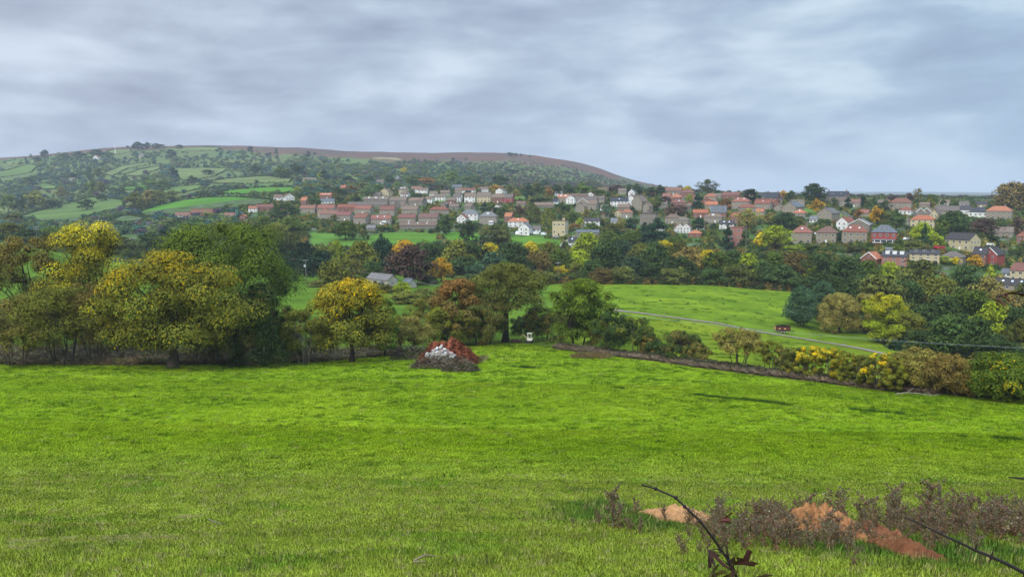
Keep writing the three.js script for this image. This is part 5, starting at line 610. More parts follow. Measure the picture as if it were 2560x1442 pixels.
{
  const r = rng(910), twigs = [], green = [];
  const GB = [0.30, 0.25, 0.175], DK = [0.14, 0.13, 0.065], STRAW = [0.30, 0.23, 0.11];
  for (let i = 0; i < 4600; i++) { const X = lerp(-260, 985, r()), back = r(), d = hedgeD(X) - 3.0 + back * 11, p = at(X, d), s = 1.1 + 1.3 * r(), pick = r(); const c = jitter(back < 0.12 && r() < 0.5 ? STRAW : pick < 0.62 ? GB : DK, r); const h = s * (0.6 + 0.75 * back) * (X > 800 ? 0.7 : 1); if (r() < 0.62) twigs.push([p.x, p.y - 0.1, p.z, r() * 6.28, s * 1.5, h * 1.3, ...c]); else green.push([p.x, p.y - 0.1, p.z, r() * 6.28, s, h * 0.9, c[0] * 0.6, c[1] * 0.75, c[2] * 0.5]); }
  instanced('brushwood', twigGeo, stuffLeaf, twigs, 'grey-brown brushwood and brambles below the left hedge trees', 'brushwood');
  instanced('brambles', clumpGeo, stuffLeaf, green, 'low dark brambles among the brushwood of the left hedge', 'brambles');
  const cut = [], under = [];
  for (let X = 1395; X < 2330; X += 0.36) { const d = hedgeD(X) - 1.2 + 3.4 * r(), p = at(X, d), s = 0.8 + 0.75 * r(), c = jitter([0.31, 0.25, 0.175], r); cut.push([p.x, p.y - 0.05, p.z, r() * 6.28, s * 1.5, s * (X < 1500 ? 1.2 : 1.0), ...c]); if (r() < 0.22) under.push([p.x, p.y, p.z - 0.8, r() * 6.28, s * 1.2, s * 0.9, 0.075, 0.075, 0.035]); }
  for (let X = 2300; X < 2620; X += 1.6) { const d = hedgeD(X) + 1 + 3 * r(), p = at(X, d), s = 0.8 + 0.9 * r(), c = jitter(r() < 0.4 ? [0.22, 0.18, 0.1] : [0.11, 0.11, 0.05], r); cut.push([p.x, p.y - 0.05, p.z, r() * 6.28, s * 1.4, s * 0.9, ...c]); }
  instanced('cut_hedge', twigGeo, stuffLeaf, cut, 'low cut hedge of grey-brown twigs running down the right side of the meadow', 'hedge');
  instanced('hedge_bottom_growth', clumpGeo, stuffLeaf, under, 'low green growth at the foot of the cut hedge', 'undergrowth');
  // rushes in the meadow: dark lines, and dry tan tufts by the hedge
  const rush = (list, X0, Y0, X1, Y1, n, spread, h, col) => { const a = hit(X0, Y0), b = hit(X1, Y1); for (let i = 0; i < n; i++) { const t = r(), x = lerp(a.x, b.x, t) + (r() - 0.5) * spread, z = lerp(a.z, b.z, t) + (r() - 0.5) * spread, c = jitter(col, r, 0.35), s = h * (0.7 + 0.6 * r()); list.push([x, land(x, z) - 0.02, z, r() * 6.28, s * 1.3, s, ...c]); } };
  const lines = [], G = [0.075, 0.175, 0.022]; rush(lines, 1738, 987, 1830, 998, 70, 0.9, 0.3, G); rush(lines, 1822, 997, 1972, 1014, 120, 0.8, 0.3, G); rush(lines, 2132, 1024, 2216, 1032, 50, 0.8, 0.28, G); rush(lines, 2232, 1033, 2258, 1036, 14, 0.5, 0.28, G); rush(lines, 2490, 1096, 2560, 1102, 40, 0.8, 0.28, G); rush(lines, 1290, 918, 1345, 922, 60, 1.6, 0.36, [0.06, 0.12, 0.02]); rush(lines, 1523, 968, 1560, 972, 20, 0.6, 0.3, G); rush(lines, 300, 1098, 345, 1112, 26, 0.5, 0.16, G); rush(lines, 790, 1020, 812, 1022, 10, 0.4, 0.22, G); rush(lines, 2400, 1091, 2412, 1093, 6, 0.2, 0.25, G);
  instanced('rushes', tuftGeo, stuffLeaf, lines, 'dark green lines of rushes in the bright meadow', 'rushes');
  const dry = []; rush(dry, 1442, 893, 1512, 895, 150, 2.6, 0.95, [0.44, 0.33, 0.15]); rush(dry, 1500, 884, 1560, 890, 50, 2, 0.7, [0.33, 0.28, 0.10]); rush(dry, 1195, 905, 1210, 892, 30, 1.4, 0.8, [0.42, 0.38, 0.16]); rush(dry, 0, 908, 60, 912, 60, 2, 0.6, [0.25, 0.2, 0.1]); rush(dry, 520, 912, 640, 914, 60, 1.4, 0.5, [0.33, 0.26, 0.12]); 
  instanced('dry_rushes', tuftGeo, stuffLeaf, dry, 'tan dry rush tufts at the edges of the meadow', 'rushes');
}
{ // the heap of cleared brush with white rubble
  const base = hit(1118, 912), r = rng(920), m = project(base)[2] / F, h = 62 * m, wid = 146 * m;
  const top = (x) => { const t = x / (wid / 2); return h * Math.max(0, 0.95 - Math.pow(Math.abs(t + 0.02), 2.3)) * (0.9 + 0.09 * Math.sin(t * 9) + 0.07 * Math.sin(t * 21)); };
  const heap = thing('brush_heap', 'heap of red-brown dead conifer brush in the meadow by the hedge', 'brush heap', V(base.x, base.y, base.z - 3.4));
  const core = new THREE.SphereGeometry(1, 28, 16), cp = core.attributes.position; for (let i = 0; i < cp.count; i++) { const x = cp.getX(i) * wid * 0.47, y = cp.getY(i), z = cp.getZ(i) * 2.6; cp.setXYZ(i, x, Math.max(-0.3, y * top(x) * 0.8) + 0.25 * fbm(x * 0.9, z * 0.9, 1, 3), z); } core.computeVertexNormals(); mesh('heap_core', core, std(0.13, 0.05, 0.03), heap);
  const L = new Leaves(r); for (let i = 0; i < 8200; i++) { const x = (r() - 0.5) * wid * 0.98, y = top(x) * Math.pow(r(), 0.6), q = Math.sqrt(Math.max(0, 1 - Math.pow(y / (top(x) + 0.1), 2))), z = (r() < 0.75 ? 1 : -1) * q * 2.6 + (r() - 0.5) * 0.5, s = x < 0 ? -1 : 1, l = 0.5 + 0.8 * r(), k = 0.6 + 0.8 * r(); L.blade([x, y, z], [x + s * l * (0.3 + 0.7 * r()), y + l * (r() - 0.55) * 0.9, z + l * (r() - 0.2) * 0.6], 0.035 + 0.03 * r(), [k, k * (0.9 + 0.2 * r()), k]); if (i % 3 === 0) L.leaf(x, y, z + 0.1, (r() - 0.5), 0.6, 1, 0.35 + 0.2 * r(), 0.5, [k, k, k]); }
  mesh('dead_foliage', L.build(), leafMat(0.30, 0.095, 0.05), heap);
  const rub = thing('rubble_pile', 'pile of white plaster slabs and sacks in front of the red brush', 'rubble', V(base.x - 1.2, base.y, base.z - 0.7)), RUB = [std(0.46, 0.45, 0.43), std(0.33, 0.30, 0.29), std(0.54, 0.53, 0.52), std(0.30, 0.24, 0.23)];
  const mound = new THREE.SphereGeometry(1, 20, 10); const mp = mound.attributes.position; for (let i = 0; i < mp.count; i++) mp.setXYZ(i, mp.getX(i) * 2.3 + 0.2 * noise(i, 0.3, 1), Math.max(-0.2, mp.getY(i) * 3.2), mp.getZ(i) * 1.2); mound.computeVertexNormals(); mesh('rubble_bed', mound, std(0.24, 0.19, 0.17), rub);
  for (let i = 0; i < 46; i++) { const a = (r() - 0.5) * 4.7, up = 1.5 + r() * 2.0 * (1 - Math.abs(a) / 3.2), g = new THREE.BoxGeometry(0.3 + r() * 0.75, 0.16 + 0.2 * r(), 0.3 + 0.5 * r(), 2, 1, 2), gp = g.attributes.position; for (let k = 0; k < gp.count; k++) { const n = 0.15; gp.setXYZ(k, gp.getX(k) + n * noise(gp.getX(k) * 3 + i, gp.getY(k) * 3, gp.getZ(k) * 3), gp.getY(k) + n * noise(gp.getX(k) * 2, gp.getZ(k) * 3 + i, 2), gp.getZ(k) + n * noise(gp.getY(k) * 3, gp.getX(k) * 3 + i, 5)); } g.computeVertexNormals(); const q = mesh('slab', g.toNonIndexed(), RUB[i % 3 === 1 ? 3 : i % 4 === 0 ? 1 : i % 2 ? 0 : 2], rub); q.geometry.computeVertexNormals(); q.position.set(a, up, 0.95 * Math.sqrt(Math.max(0.05, 1 - Math.pow(up / 3.7, 2))) + 0.3); q.rotation.set(0.3 + r() * 0.9, r() * 3, (r() - 0.5) * 1.1); }
  const pile = (X, Y, px, hpx, n, label, col) => { const p = hit(X, Y), w = metres(px, p), hh = metres(hpx, p), rr = rng(X), L2 = new Leaves(rr), tb = [], t = thing('branch_pile', label, 'branch pile', p); for (let i = 0; i < n; i++) { const a = rr() * 6.28, q = Math.sqrt(rr()), x = Math.cos(a) * q * w / 2, z = Math.sin(a) * q * 1.6, y = hh * (1 - q * q * 0.8) * rr(), d = rdir(rr), l = 0.4 + 1.0 * rr(), k = 0.25 + 1.6 * rr() * rr(); L2.blade([x, y, z], [x + d[0] * l, Math.max(0, y + d[1] * l * 0.8), z + d[2] * l * 0.7], 0.022 + 0.02 * rr(), [k, k * 0.95, k * 0.9]); if (i % 90 === 0) tb.push([arc([x, y, z + 0.3], [x + (rr() - 0.5) * 2.4, Math.max(0, y - 0.3), z + 0.8], 0.35, rr, 5), 0.05, 0.02]); } mesh('twigs', L2.build(), leafMat(...col), t); mesh('thick_branches', tubes(tb, 5), BARK_PALE, t); };
  pile(1030, 898, 110, 40, 2600, 'grey twiggy branch pile left of the red brush heap', [0.27, 0.22, 0.17]); pile(1085, 920, 120, 36, 2600, 'brown branch pile in front of the white rubble', [0.29, 0.23, 0.165]); pile(1150, 928, 96, 40, 2400, 'greyish branch pile at the right front of the rubble', [0.31, 0.26, 0.185]);
}
// fence posts: square-cut, a little crooked, each standing on its own
const postGeo = (() => { const g = new THREE.CylinderGeometry(0.05, 0.065, 1.5, 6); g.translate(0, 0.65, 0); return g; })(), postTop = new THREE.ConeGeometry(0.05, 0.06, 6).translate(0, 1.43, 0);
const POSTM = std(0.36, 0.31, 0.23, { map: texBark });
function posts(list, label, group) { const r = rng(list.length * 31); for (const [X, Y, s] of list) { const p = hit(X, Y), t = thing('fence_post', label, 'post', p, r() * 3, group); mesh('post', mergeGeometries([postGeo, postTop]), POSTM, t); t.scale.setScalar(s ?? 1); t.rotation.z = (r() - 0.5) * 0.16; } }
posts([[1018, 872], [1035, 870], [1056, 868], [1026, 880]], 'pale wooden fence post behind the grey branch pile', 'fence posts by the heap');
posts([[793, 874], [812, 873], [831, 872], [848, 870], [766, 876]], 'thin fence post in the shade under the orange-topped sycamore', 'fence posts under the sycamore');
posts([[2418, 985, 0.9], [2442, 988, 0.9], [2470, 992, 0.9], [2485, 994, 0.9], [2500, 996, 0.9], [2534, 1000, 0.9]], 'wooden post of the wire fence at the right end of the hedge', 'wire fence posts at the right');
posts([[1662, 790], [1905, 829], [2050, 850], [2113, 863], [2177, 873], [1790, 806]], 'fence post beside the farm track', 'fence posts along the track');
posts([[1928, 824, 0.9], [1934, 824, 0.9], [2030, 848], [2022, 847]], 'fence post beside the laden trailer', 'fence posts by the trailer');
posts([[72, 893], [78, 893], [60, 896]], 'pale thin post under the tan hawthorn at the left edge', 'posts at the left edge');
{ // pale fallen branches in the brushwood
  [[[440, 886], [452, 872], [446, 866], [470, 884], [462, 894], 'pale forked dead branch at the foot of the leaning oak'], [[140, 912], [150, 906], [156, 898], [153, 903], [160, 900], 'pale dead stick at the front edge of the left brushwood'], [[150, 884], [120, 884], [100, 888], [90, 886], [84, 887], 'pale fallen bough under the hawthorn thicket'], [[500, 884], [530, 880], [560, 886], [585, 880], [600, 884], 'long pale bough lying right of the leaning oak'], [[2240, 985], [2270, 982], [2300, 985], [2330, 989], [2350, 986], 'pale long bough lying below the tall brown thorn']].forEach((b, k) => {
    const r = rng(930 + k), pts = b.slice(0, 5), p0 = hit(pts[0][0], Math.max(...pts.map((q) => q[1]))), d = -p0.z - 0.4, w = pts.map(([X, Y]) => { const y = above(X, Y, d); return [((X - 1280) / F) * (d * CP - y * SP) - p0.x, Math.max(0.08, y - p0.y), r() * 0.5]; });
    const t = thing('fallen_branch', b[5], 'branch', p0); mesh('bough', tubes([[w, 0.07, 0.035], [[w[1], [w[1][0] + 0.8, w[1][1] + 0.6, 0.3]], 0.05, 0.02], [[w[3], [w[3][0] - 0.6, w[3][1] + 0.5, 0.2]], 0.05, 0.02]], 6), std(0.24, 0.21, 0.165), t);
  });
}
{ // the mini digger in the gap of the hedge
  const p = hit(1322, 857.5), t = thing('mini_digger', 'small white mini digger with roofed cab in the hedge gap', 'digger', p, -0.25), CR = std(0.72, 0.69, 0.60, { roughness: 0.5 }), BK = std(0.03, 0.03, 0.03), OR = std(0.46, 0.36, 0.20, { roughness: 0.6 });
  for (const z of [-0.5, 0.5]) { const g = new THREE.ExtrudeGeometry((() => { const s = new THREE.Shape(); s.absarc(-0.6, 0.24, 0.24, Math.PI / 2, Math.PI * 1.5); s.absarc(0.6, 0.24, 0.24, -Math.PI / 2, Math.PI / 2); return s; })(), { depth: 0.26, bevelEnabled: true, bevelSize: 0.02, bevelThickness: 0.02, bevelSegments: 1 }); g.translate(0, 0, z - 0.13); const k = mesh('track', g, BK, t); for (const x of [-0.6, 0, 0.6]) { const wl = mesh('roller', new THREE.CylinderGeometry(0.13, 0.13, 0.3, 10).rotateX(Math.PI / 2), CR, k); wl.position.set(x, 0.24, z); } }
  mesh('turntable', new THREE.CylinderGeometry(0.42, 0.48, 0.22, 14).translate(0, 0.56, 0), BK, t);
  mesh('body', mergeGeometries([boxG(1.15, 0.62, 1.0, 0.25, 0.98), boxG(0.4, 0.5, 0.9, 0.78, 0.95)]), CR, t);
  const cab = mesh('cab', mergeGeometries([[-0.22, -0.42], [-0.22, 0.42], [0.62, -0.42], [0.62, 0.42]].map(([x, z]) => boxG(0.09, 1.05, 0.09, x, 1.8, z))), CR, t); mesh('roof', boxG(1.2, 0.14, 1.1, 0.2, 2.38), CR, cab); mesh('seat', mergeGeometries([boxG(0.45, 0.14, 0.5, 0.35, 1.42), boxG(0.12, 0.55, 0.5, 0.58, 1.7)]), BK, cab);
  mesh('boom', tubes([[[[-0.35, 0.95, 0], [-1.0, 1.75, 0], [-1.55, 2.0, 0]], 0.13, 0.10]], 6), OR, t); mesh('arm', tubes([[[[-1.5, 2.05, 0], [-2.2, 1.1, 0], [-2.3, 0.7, 0]], 0.10, 0.07]], 6), OR, t);
  const bk = mesh('bucket', new THREE.CylinderGeometry(0.32, 0.32, 0.55, 10, 1, false, 0, Math.PI * 1.2).rotateX(Math.PI / 2), std(0.10, 0.07, 0.055, { side: THREE.DoubleSide }), t); bk.position.set(-2.4, 0.38, 0); mesh('dozer_blade', boxG(0.08, 0.35, 1.25, -1.0, 0.28, 0), std(0.12, 0.09, 0.07), t); mesh('counterweight', boxG(0.3, 0.3, 1.0, 0.95, 0.7, 0), BK, t);
  const g = hit(1290, 857), gate = thing('cattle_feeder', 'dark low trough frame left of the small digger', 'trough', g, 0.2), RU = std(0.09, 0.05, 0.04); mesh('trough', mergeGeometries([boxG(2.2, 0.1, 0.8, 0, 0.35), boxG(2.2, 0.5, 0.08, 0, 0.5, 0.4), boxG(2.2, 0.5, 0.08, 0, 0.5, -0.4), boxG(0.08, 0.5, 0.8, 1.1, 0.5), boxG(0.08, 0.5, 0.8, -1.1, 0.5)]), RU, gate); for (const x of [-1, 1]) for (const z of [-0.35, 0.35]) mesh('leg', boxG(0.1, 0.7, 0.1, x, 0.2, z), RU, gate);
}
{ // the trailer on the pasture
  const p = hit(1957, 832), s = metres(40, p) / 5.6, t = thing('farm_trailer', 'red-brown tandem farm trailer heaped with dark brush beside the track', 'trailer', p, -0.16), RED = std(0.125, 0.04, 0.032, { roughness: 0.7, map: texMottle }), BK = std(0.025, 0.025, 0.025), RIM = std(0.5, 0.42, 0.33);
  t.scale.setScalar(s);
  const b = mesh('body', mergeGeometries([boxG(5.0, 0.12, 2.2, 0, 1.05), boxG(5.0, 1.2, 0.08, 0, 1.7, 1.06), boxG(5.0, 1.2, 0.08, 0, 1.7, -1.06), boxG(0.08, 1.2, 2.1, 2.46, 1.7), boxG(0.08, 1.2, 2.1, -2.46, 1.7)]), RED, t);
  for (let i = 0; i < 8; i++) mesh('rib', boxG(0.1, 1.2, 0.08, -2.35 + i * 0.67, 1.7, 1.14), RED, b);
  for (const x of [-1.2, 0.6]) { const m = mesh('emblem', (() => { const sh = new THREE.Shape(); sh.moveTo(-0.45, -0.2); sh.lineTo(-0.1, -0.05); sh.lineTo(0, -0.25); sh.lineTo(0.12, -0.05); sh.lineTo(0.45, -0.2); sh.lineTo(0.2, 0.08); sh.lineTo(0.3, 0.25); sh.lineTo(0, 0.12); sh.lineTo(-0.3, 0.25); sh.lineTo(-0.2, 0.08); return new THREE.ExtrudeGeometry(sh, { depth: 0.02, bevelEnabled: false }); })(), std(0.75, 0.52, 0.25), b); m.position.set(x, 1.65, 1.19); }
  mesh('tailboard', boxG(0.1, 1.3, 2.2, -2.55, 1.72, 0), std(0.5, 0.33, 0.13), t);
  mesh('chassis', mergeGeometries([boxG(5.2, 0.22, 0.14, 0, 0.86, 0.5), boxG(5.2, 0.22, 0.14, 0, 0.86, -0.5), boxG(1.6, 0.14, 0.2, 3.2, 0.8)]), BK, t); mesh('jack', boxG(0.1, 0.75, 0.1, 3.7, 0.4), BK, t);
  for (const x of [-0.55, 0.45]) for (const z of [-0.95, 0.95]) { const w = new THREE.Group(); w.name = 'wheel'; w.position.set(x, 0.46, z); t.add(w); mesh('tyre', new THREE.TorusGeometry(0.33, 0.14, 8, 18), BK, w); mesh('rim', new THREE.CylinderGeometry(0.26, 0.26, 0.2, 14).rotateX(Math.PI / 2), RIM, w); }
  const L = new Leaves(rng(940)), r = rng(941); for (let i = 0; i < 1500; i++) { const x = (r() - 0.5) * 5, z = (r() - 0.5) * 2.1, y = 2.1 + r() * 0.75 * (1 - Math.pow(x / 2.9, 2)), d = rdir(r), l = 0.3 + 0.7 * r(), k = 0.5 + r(); L.blade([x, y, z], [x + d[0] * l, y + Math.abs(d[1]) * l * 0.5, z + d[2] * l], 0.03, [k, k, k]); }
  const load = thing('brush_load', 'dark tangle of cut brush heaped on the red trailer', 'brush', p, -0.16); load.scale.setScalar(s); mesh('twigs', L.build(), leafMat(0.075, 0.055, 0.045), load); mesh('twig_bed', boxG(4.8, 0.9, 2.0, 0, 1.75, 0), std(0.05, 0.04, 0.03), load);
}
{ // poles and the power line
  const WOOD2 = std(0.30, 0.275, 0.235, { map: texBark }), GREY = std(0.55, 0.57, 0.58), CER = std(0.3, 0.3, 0.32);
  function pole(X, Yb, Yt, d, arms, label, box, turn = 0) { const p = d ? at(X, d) : hit(X, Yb), dd = -p.z, h = above(X, Yt, dd) - p.y, t = thing('telegraph_pole', label, 'pole', p, turn); mesh('pole', new THREE.CylinderGeometry(0.11, 0.16, h + 1, 8).translate(0, h / 2 - 0.5, 0), WOOD2, t); for (const [y, w] of arms) { const a = mesh('crossarm', boxG(w, 0.12, 0.14, 0, h - y, 0.16), GREY, t); for (const x of [-0.45, 0, 0.45]) { const i = mesh('insulator', new THREE.CylinderGeometry(0.05, 0.07, 0.22, 8), CER, a); i.position.set(x * w, h - y + 0.16, 0.16); } } if (box) mesh('transformer_box', mergeGeometries([boxG(0.7, 1.0, 0.6, -0.42, h - 2.6, 0.1), boxG(0.8, 0.08, 0.7, -0.42, h - 2.08, 0.1)]), GREY, t); return [p, h]; }
  const A = pole(765, 712, 650, 0, [[0.15, 2.2]], 'telegraph pole with grey box on the knoll left of the barn', true, 0.5), B = pole(1207, 0, 735, 205, [[0.1, 2.4]], 'pole with pale crossarm half hidden in the hedge oak', false, 0.9), D = pole(2760, 0, 880, 150, [[0.1, 2]], 'line pole beyond the right edge', false, 0.9), E = pole(440, 0, 622, 330, [[0.1, 2]], 'line pole hidden behind the big dark oak', false, 0.5);
  pole(91, 0, 566, 480, [[0.4, 3.2], [1.6, 3.2]], 'pole with two crossarms behind the left oak', false, 0.3); pole(1395, 0, 656, 368, [[0.2, 2.2]], 'greenish pole with crossarm before the valley wood', false, 0.1); pole(2520, 0, 586, 440, [], 'tall wooden pole among the houses at the right', false); pole(1864, 0, 566, 430, [], 'wooden pole right of the pink brick house', false); pole(2018, 0, 498, 720, [], 'thin pole beside the big skyline tree', false); pole(994 + 200, 0, 590, 640, [], 'thin pole beside the white slate-roofed house', false);
  const ends = [E, A, B, D], wires = []; for (let i = 0; i < 3; i++) for (const o of [-0.9, 0, 0.9]) { const [a, ha] = ends[i], [b, hb] = ends[i + 1], pts = []; for (let k = 0; k <= 16; k++) { const t = k / 16; pts.push([lerp(a.x, b.x, t) + o * 0.5, lerp(a.y + ha, b.y + hb, t) - 4 * t * (1 - t) * (i === 2 ? 2.4 : 0.5) + 0.15, lerp(a.z, b.z, t) + o * 0.85]); } wires.push([pts, 0.008, 0.008]); }
  const SPANS = ['behind the big dark oak to the pole by the barn', 'from the pole by the barn to the hedge oak', 'from the hedge oak across the farm track to the right edge'];
  const WIREM = std(0.34, 0.36, 0.36); wires.forEach((w, i) => tag(mesh('power_line', tubes([w], 4), WIREM, scene), `thin pale power line ${SPANS[Math.floor(i / 3)]}`, 'power line', `wires ${SPANS[Math.floor(i / 3)]}`));
  const q = hit(287, 384, 800), h = metres(22, q), mast = thing('radio_mast', 'thin pale radio mast on the skyline of the hill', 'mast', q); mesh('lattice', tubes([[[[0, 0, 0], [0, h, 0]], h * 0.03, h * 0.012], [[[-h * 0.05, 0, 0], [0, h * 0.9, 0]], h * 0.012, h * 0.008], [[[h * 0.05, 0, 0], [0, h * 0.9, 0]], h * 0.012, h * 0.008]], 4), std(0.75, 0.72, 0.74), mast); mesh('aerial', tubes([[[[-h * 0.06, h * 0.8, 0], [h * 0.06, h * 0.8, 0]], h * 0.015, h * 0.015]], 4), std(0.75, 0.6, 0.6), mast);
}
{ // crows on the far pasture, sheep on the left field
  const BLK = std(0.012, 0.012, 0.015, { roughness: 0.5 });
  const bodyG = new THREE.SphereGeometry(1, 12, 8); { const q = bodyG.attributes.position; for (let i = 0; i < q.count; i++) { const x = q.getX(i), tail = x < 0 ? 1 - 0.75 * Math.pow(-x, 1.2) : 1 - 0.25 * x; q.setXYZ(i, x * (x < 0 ? 0.34 : 0.2), 0.24 + q.getY(i) * 0.11 * tail + x * 0.06, q.getZ(i) * 0.1 * tail); } bodyG.computeVertexNormals(); }
  const headG = mergeGeometries([new THREE.SphereGeometry(0.07, 8, 6).translate(0.24, 0.38, 0), new THREE.ConeGeometry(0.03, 0.13, 6).rotateZ(-Math.PI / 2).translate(0.35, 0.37, 0), new THREE.CylinderGeometry(0.045, 0.08, 0.16, 7).rotateZ(-0.5).translate(0.19, 0.31, 0)]), legG = new THREE.CylinderGeometry(0.012, 0.014, 0.17, 5).translate(0, 0.08, 0), r = rng(950);
  let first = null;
  for (const [X, Y] of [[1549, 754], [1586, 762], [1652, 754], [1608, 755], [1749, 757], [1720, 761], [1810, 762], [1618, 742], [1925, 763], [1932, 766], [1926, 748]]) { const p = hit(X, Y, 200); let t; if (!first) { t = first = thing('crow', '', 'bird', p, r() * 6); mesh('body', bodyG, BLK, t); mesh('head', headG, BLK, t); for (const z of [-0.04, 0.04]) { const l = mesh('leg', legG, BLK, t); l.position.set(0.02, 0, z); } } else { t = first.clone(); t.name = numbered('crow'); scene.add(t); t.position.copy(p); t.rotation.y = r() * 6; } t.scale.setScalar(X % 3 ? 1.7 : 1.3); tag(t, 'black crow feeding on the far green pasture', 'bird', 'crows on the far pasture'); }
  const WOOL = std(0.70, 0.67, 0.58), FACE = std(0.55, 0.5, 0.43), fleece = new THREE.SphereGeometry(1, 14, 10); { const q = fleece.attributes.position; for (let i = 0; i < q.count; i++) q.setXYZ(i, q.getX(i) * (0.55 + 0.04 * noise(i, 1, 1)), 0.62 + q.getY(i) * (0.3 - 0.04 * q.getX(i)), q.getZ(i) * 0.3); fleece.computeVertexNormals(); }
  let ewe = null; for (const [X, d, turn] of [[4, 384, 0.3], [16, 386, 2.8], [26, 383, 0.1], [300, 235, 0.2]]) { const p = at(X, d); let t; if (!ewe) { t = ewe = thing('sheep', '', 'sheep', p, turn); mesh('body', fleece, WOOL, t); mesh('head', mergeGeometries([new THREE.SphereGeometry(0.14, 9, 7).scale(1.3, 1, 0.8).translate(0.72, 0.78, 0), new THREE.CylinderGeometry(0.1, 0.14, 0.3, 8).rotateZ(-0.9).translate(0.55, 0.74, 0), new THREE.ConeGeometry(0.04, 0.14, 5).rotateX(1.4).translate(0.66, 0.86, 0.14), new THREE.ConeGeometry(0.04, 0.14, 5).rotateX(-1.4).translate(0.66, 0.86, -0.14)]), FACE, t); for (const x of [-0.32, 0.32]) for (const z of [-0.14, 0.14]) { const l = mesh('leg', new THREE.CylinderGeometry(0.045, 0.035, 0.5, 6).translate(0, 0.25, 0), FACE, t); l.position.set(x, 0, z); } } else { t = ewe.clone(); t.name = numbered('sheep'); scene.add(t); t.position.copy(p); t.rotation.y = turn; } tag(t, X < 100 ? 'white sheep grazing on the brow at the left edge' : 'white sheep seen under the leaning oak', 'sheep', X < 100 ? 'sheep on the brow' : undefined); if (X > 100) delete t.userData.group; }
}
{ // cars and vans among the houses
  const side = (van) => { const s = new THREE.Shape(); s.moveTo(-2.1, 0.35); s.lineTo(2.1, 0.35); s.lineTo(2.1, van ? 1.1 : 0.8); s.lineTo(van ? 1.7 : 1.2, van ? 1.25 : 0.95); s.lineTo(van ? 1.15 : 0.6, van ? 2.0 : 1.42); s.lineTo(van ? -2.05 : -1.3, van ? 2.05 : 1.45); s.lineTo(-2.1, van ? 1.9 : 0.95); return new THREE.ExtrudeGeometry(s, { depth: 1.5, bevelEnabled: true, bevelSize: 0.08, bevelThickness: 0.1, bevelSegments: 2 }).translate(0, 0, -0.75); };
  const carG = side(false), vanG = side(true), RUB = std(0.02, 0.02, 0.02), wheelG = new THREE.CylinderGeometry(0.33, 0.33, 0.2, 14).rotateX(Math.PI / 2);
  for (const [X, Y, van, col, turn, label] of [[2269, 600, 0, [0.78, 0.78, 0.78], 0.2, 'white car parked beside the lime-green village tree'], [2475, 603, 0, [0.45, 0.47, 0.5], 0.1, 'silver car parked up the road from the yellow stone house'], [2478, 617, 1, [0.8, 0.8, 0.78], -0.5, 'white van right of the yellow stone house'], [1082, 510, 0, [0.7, 0.72, 0.75], 0.6, 'silver car parked left of the small village green'], [1090, 514, 1, [0.8, 0.8, 0.8], 0.7, 'white van parked by the small village green'], [1096, 518, 0, [0.35, 0.42, 0.55], 0.7, 'blue-grey car parked below the white van'], [1390, 594, 0, [0.4, 0.4, 0.42], 0, 'grey car parked below the stone tower house'], [1378, 593, 0, [0.1, 0.1, 0.11], 0, 'dark car parked below the stone tower house'], [1340, 586, 1, [0.8, 0.8, 0.78], 0, 'white caravan-like van right of the white gabled house'], [1360, 588, 1, [0.76, 0.78, 0.76], 0, 'pale van left of the stone tower house'], [2040, 588, 0, [0.8, 0.8, 0.8], 1.2, 'white car between the first two stone semis']]) {
    const p = hit(X, Y, 380), t = thing(van ? 'van' : 'parked_car', label, van ? 'van' : 'car', p, turn), paint = new THREE.MeshPhysicalMaterial({ color: new THREE.Color(...col), roughness: 0.4, clearcoat: 0.6 }), g = van ? vanG : carG;
    mesh('body', g, paint, t); for (const x of [-1.3, 1.3]) for (const z of [-0.78, 0.78]) { const w = mesh('wheel', wheelG, RUB, t); w.position.set(x, 0.33, z); } for (const z of [-0.86, 0.86]) { const w = mesh('side_window', van ? boxG(0.8, 0.5, 0.03, 0.75, 1.5, z) : boxG(1.7, 0.36, 0.03, -0.3, 1.18, z), GLASS, t); w.position.y = 0; } const ws = mesh('windscreen', boxG(0.04, van ? 0.7 : 0.55, 1.35), GLASS, t); ws.position.set(van ? 1.5 : 0.98, van ? 1.62 : 1.2, 0); ws.rotation.z = van ? 0.6 : 0.95;
  }
}
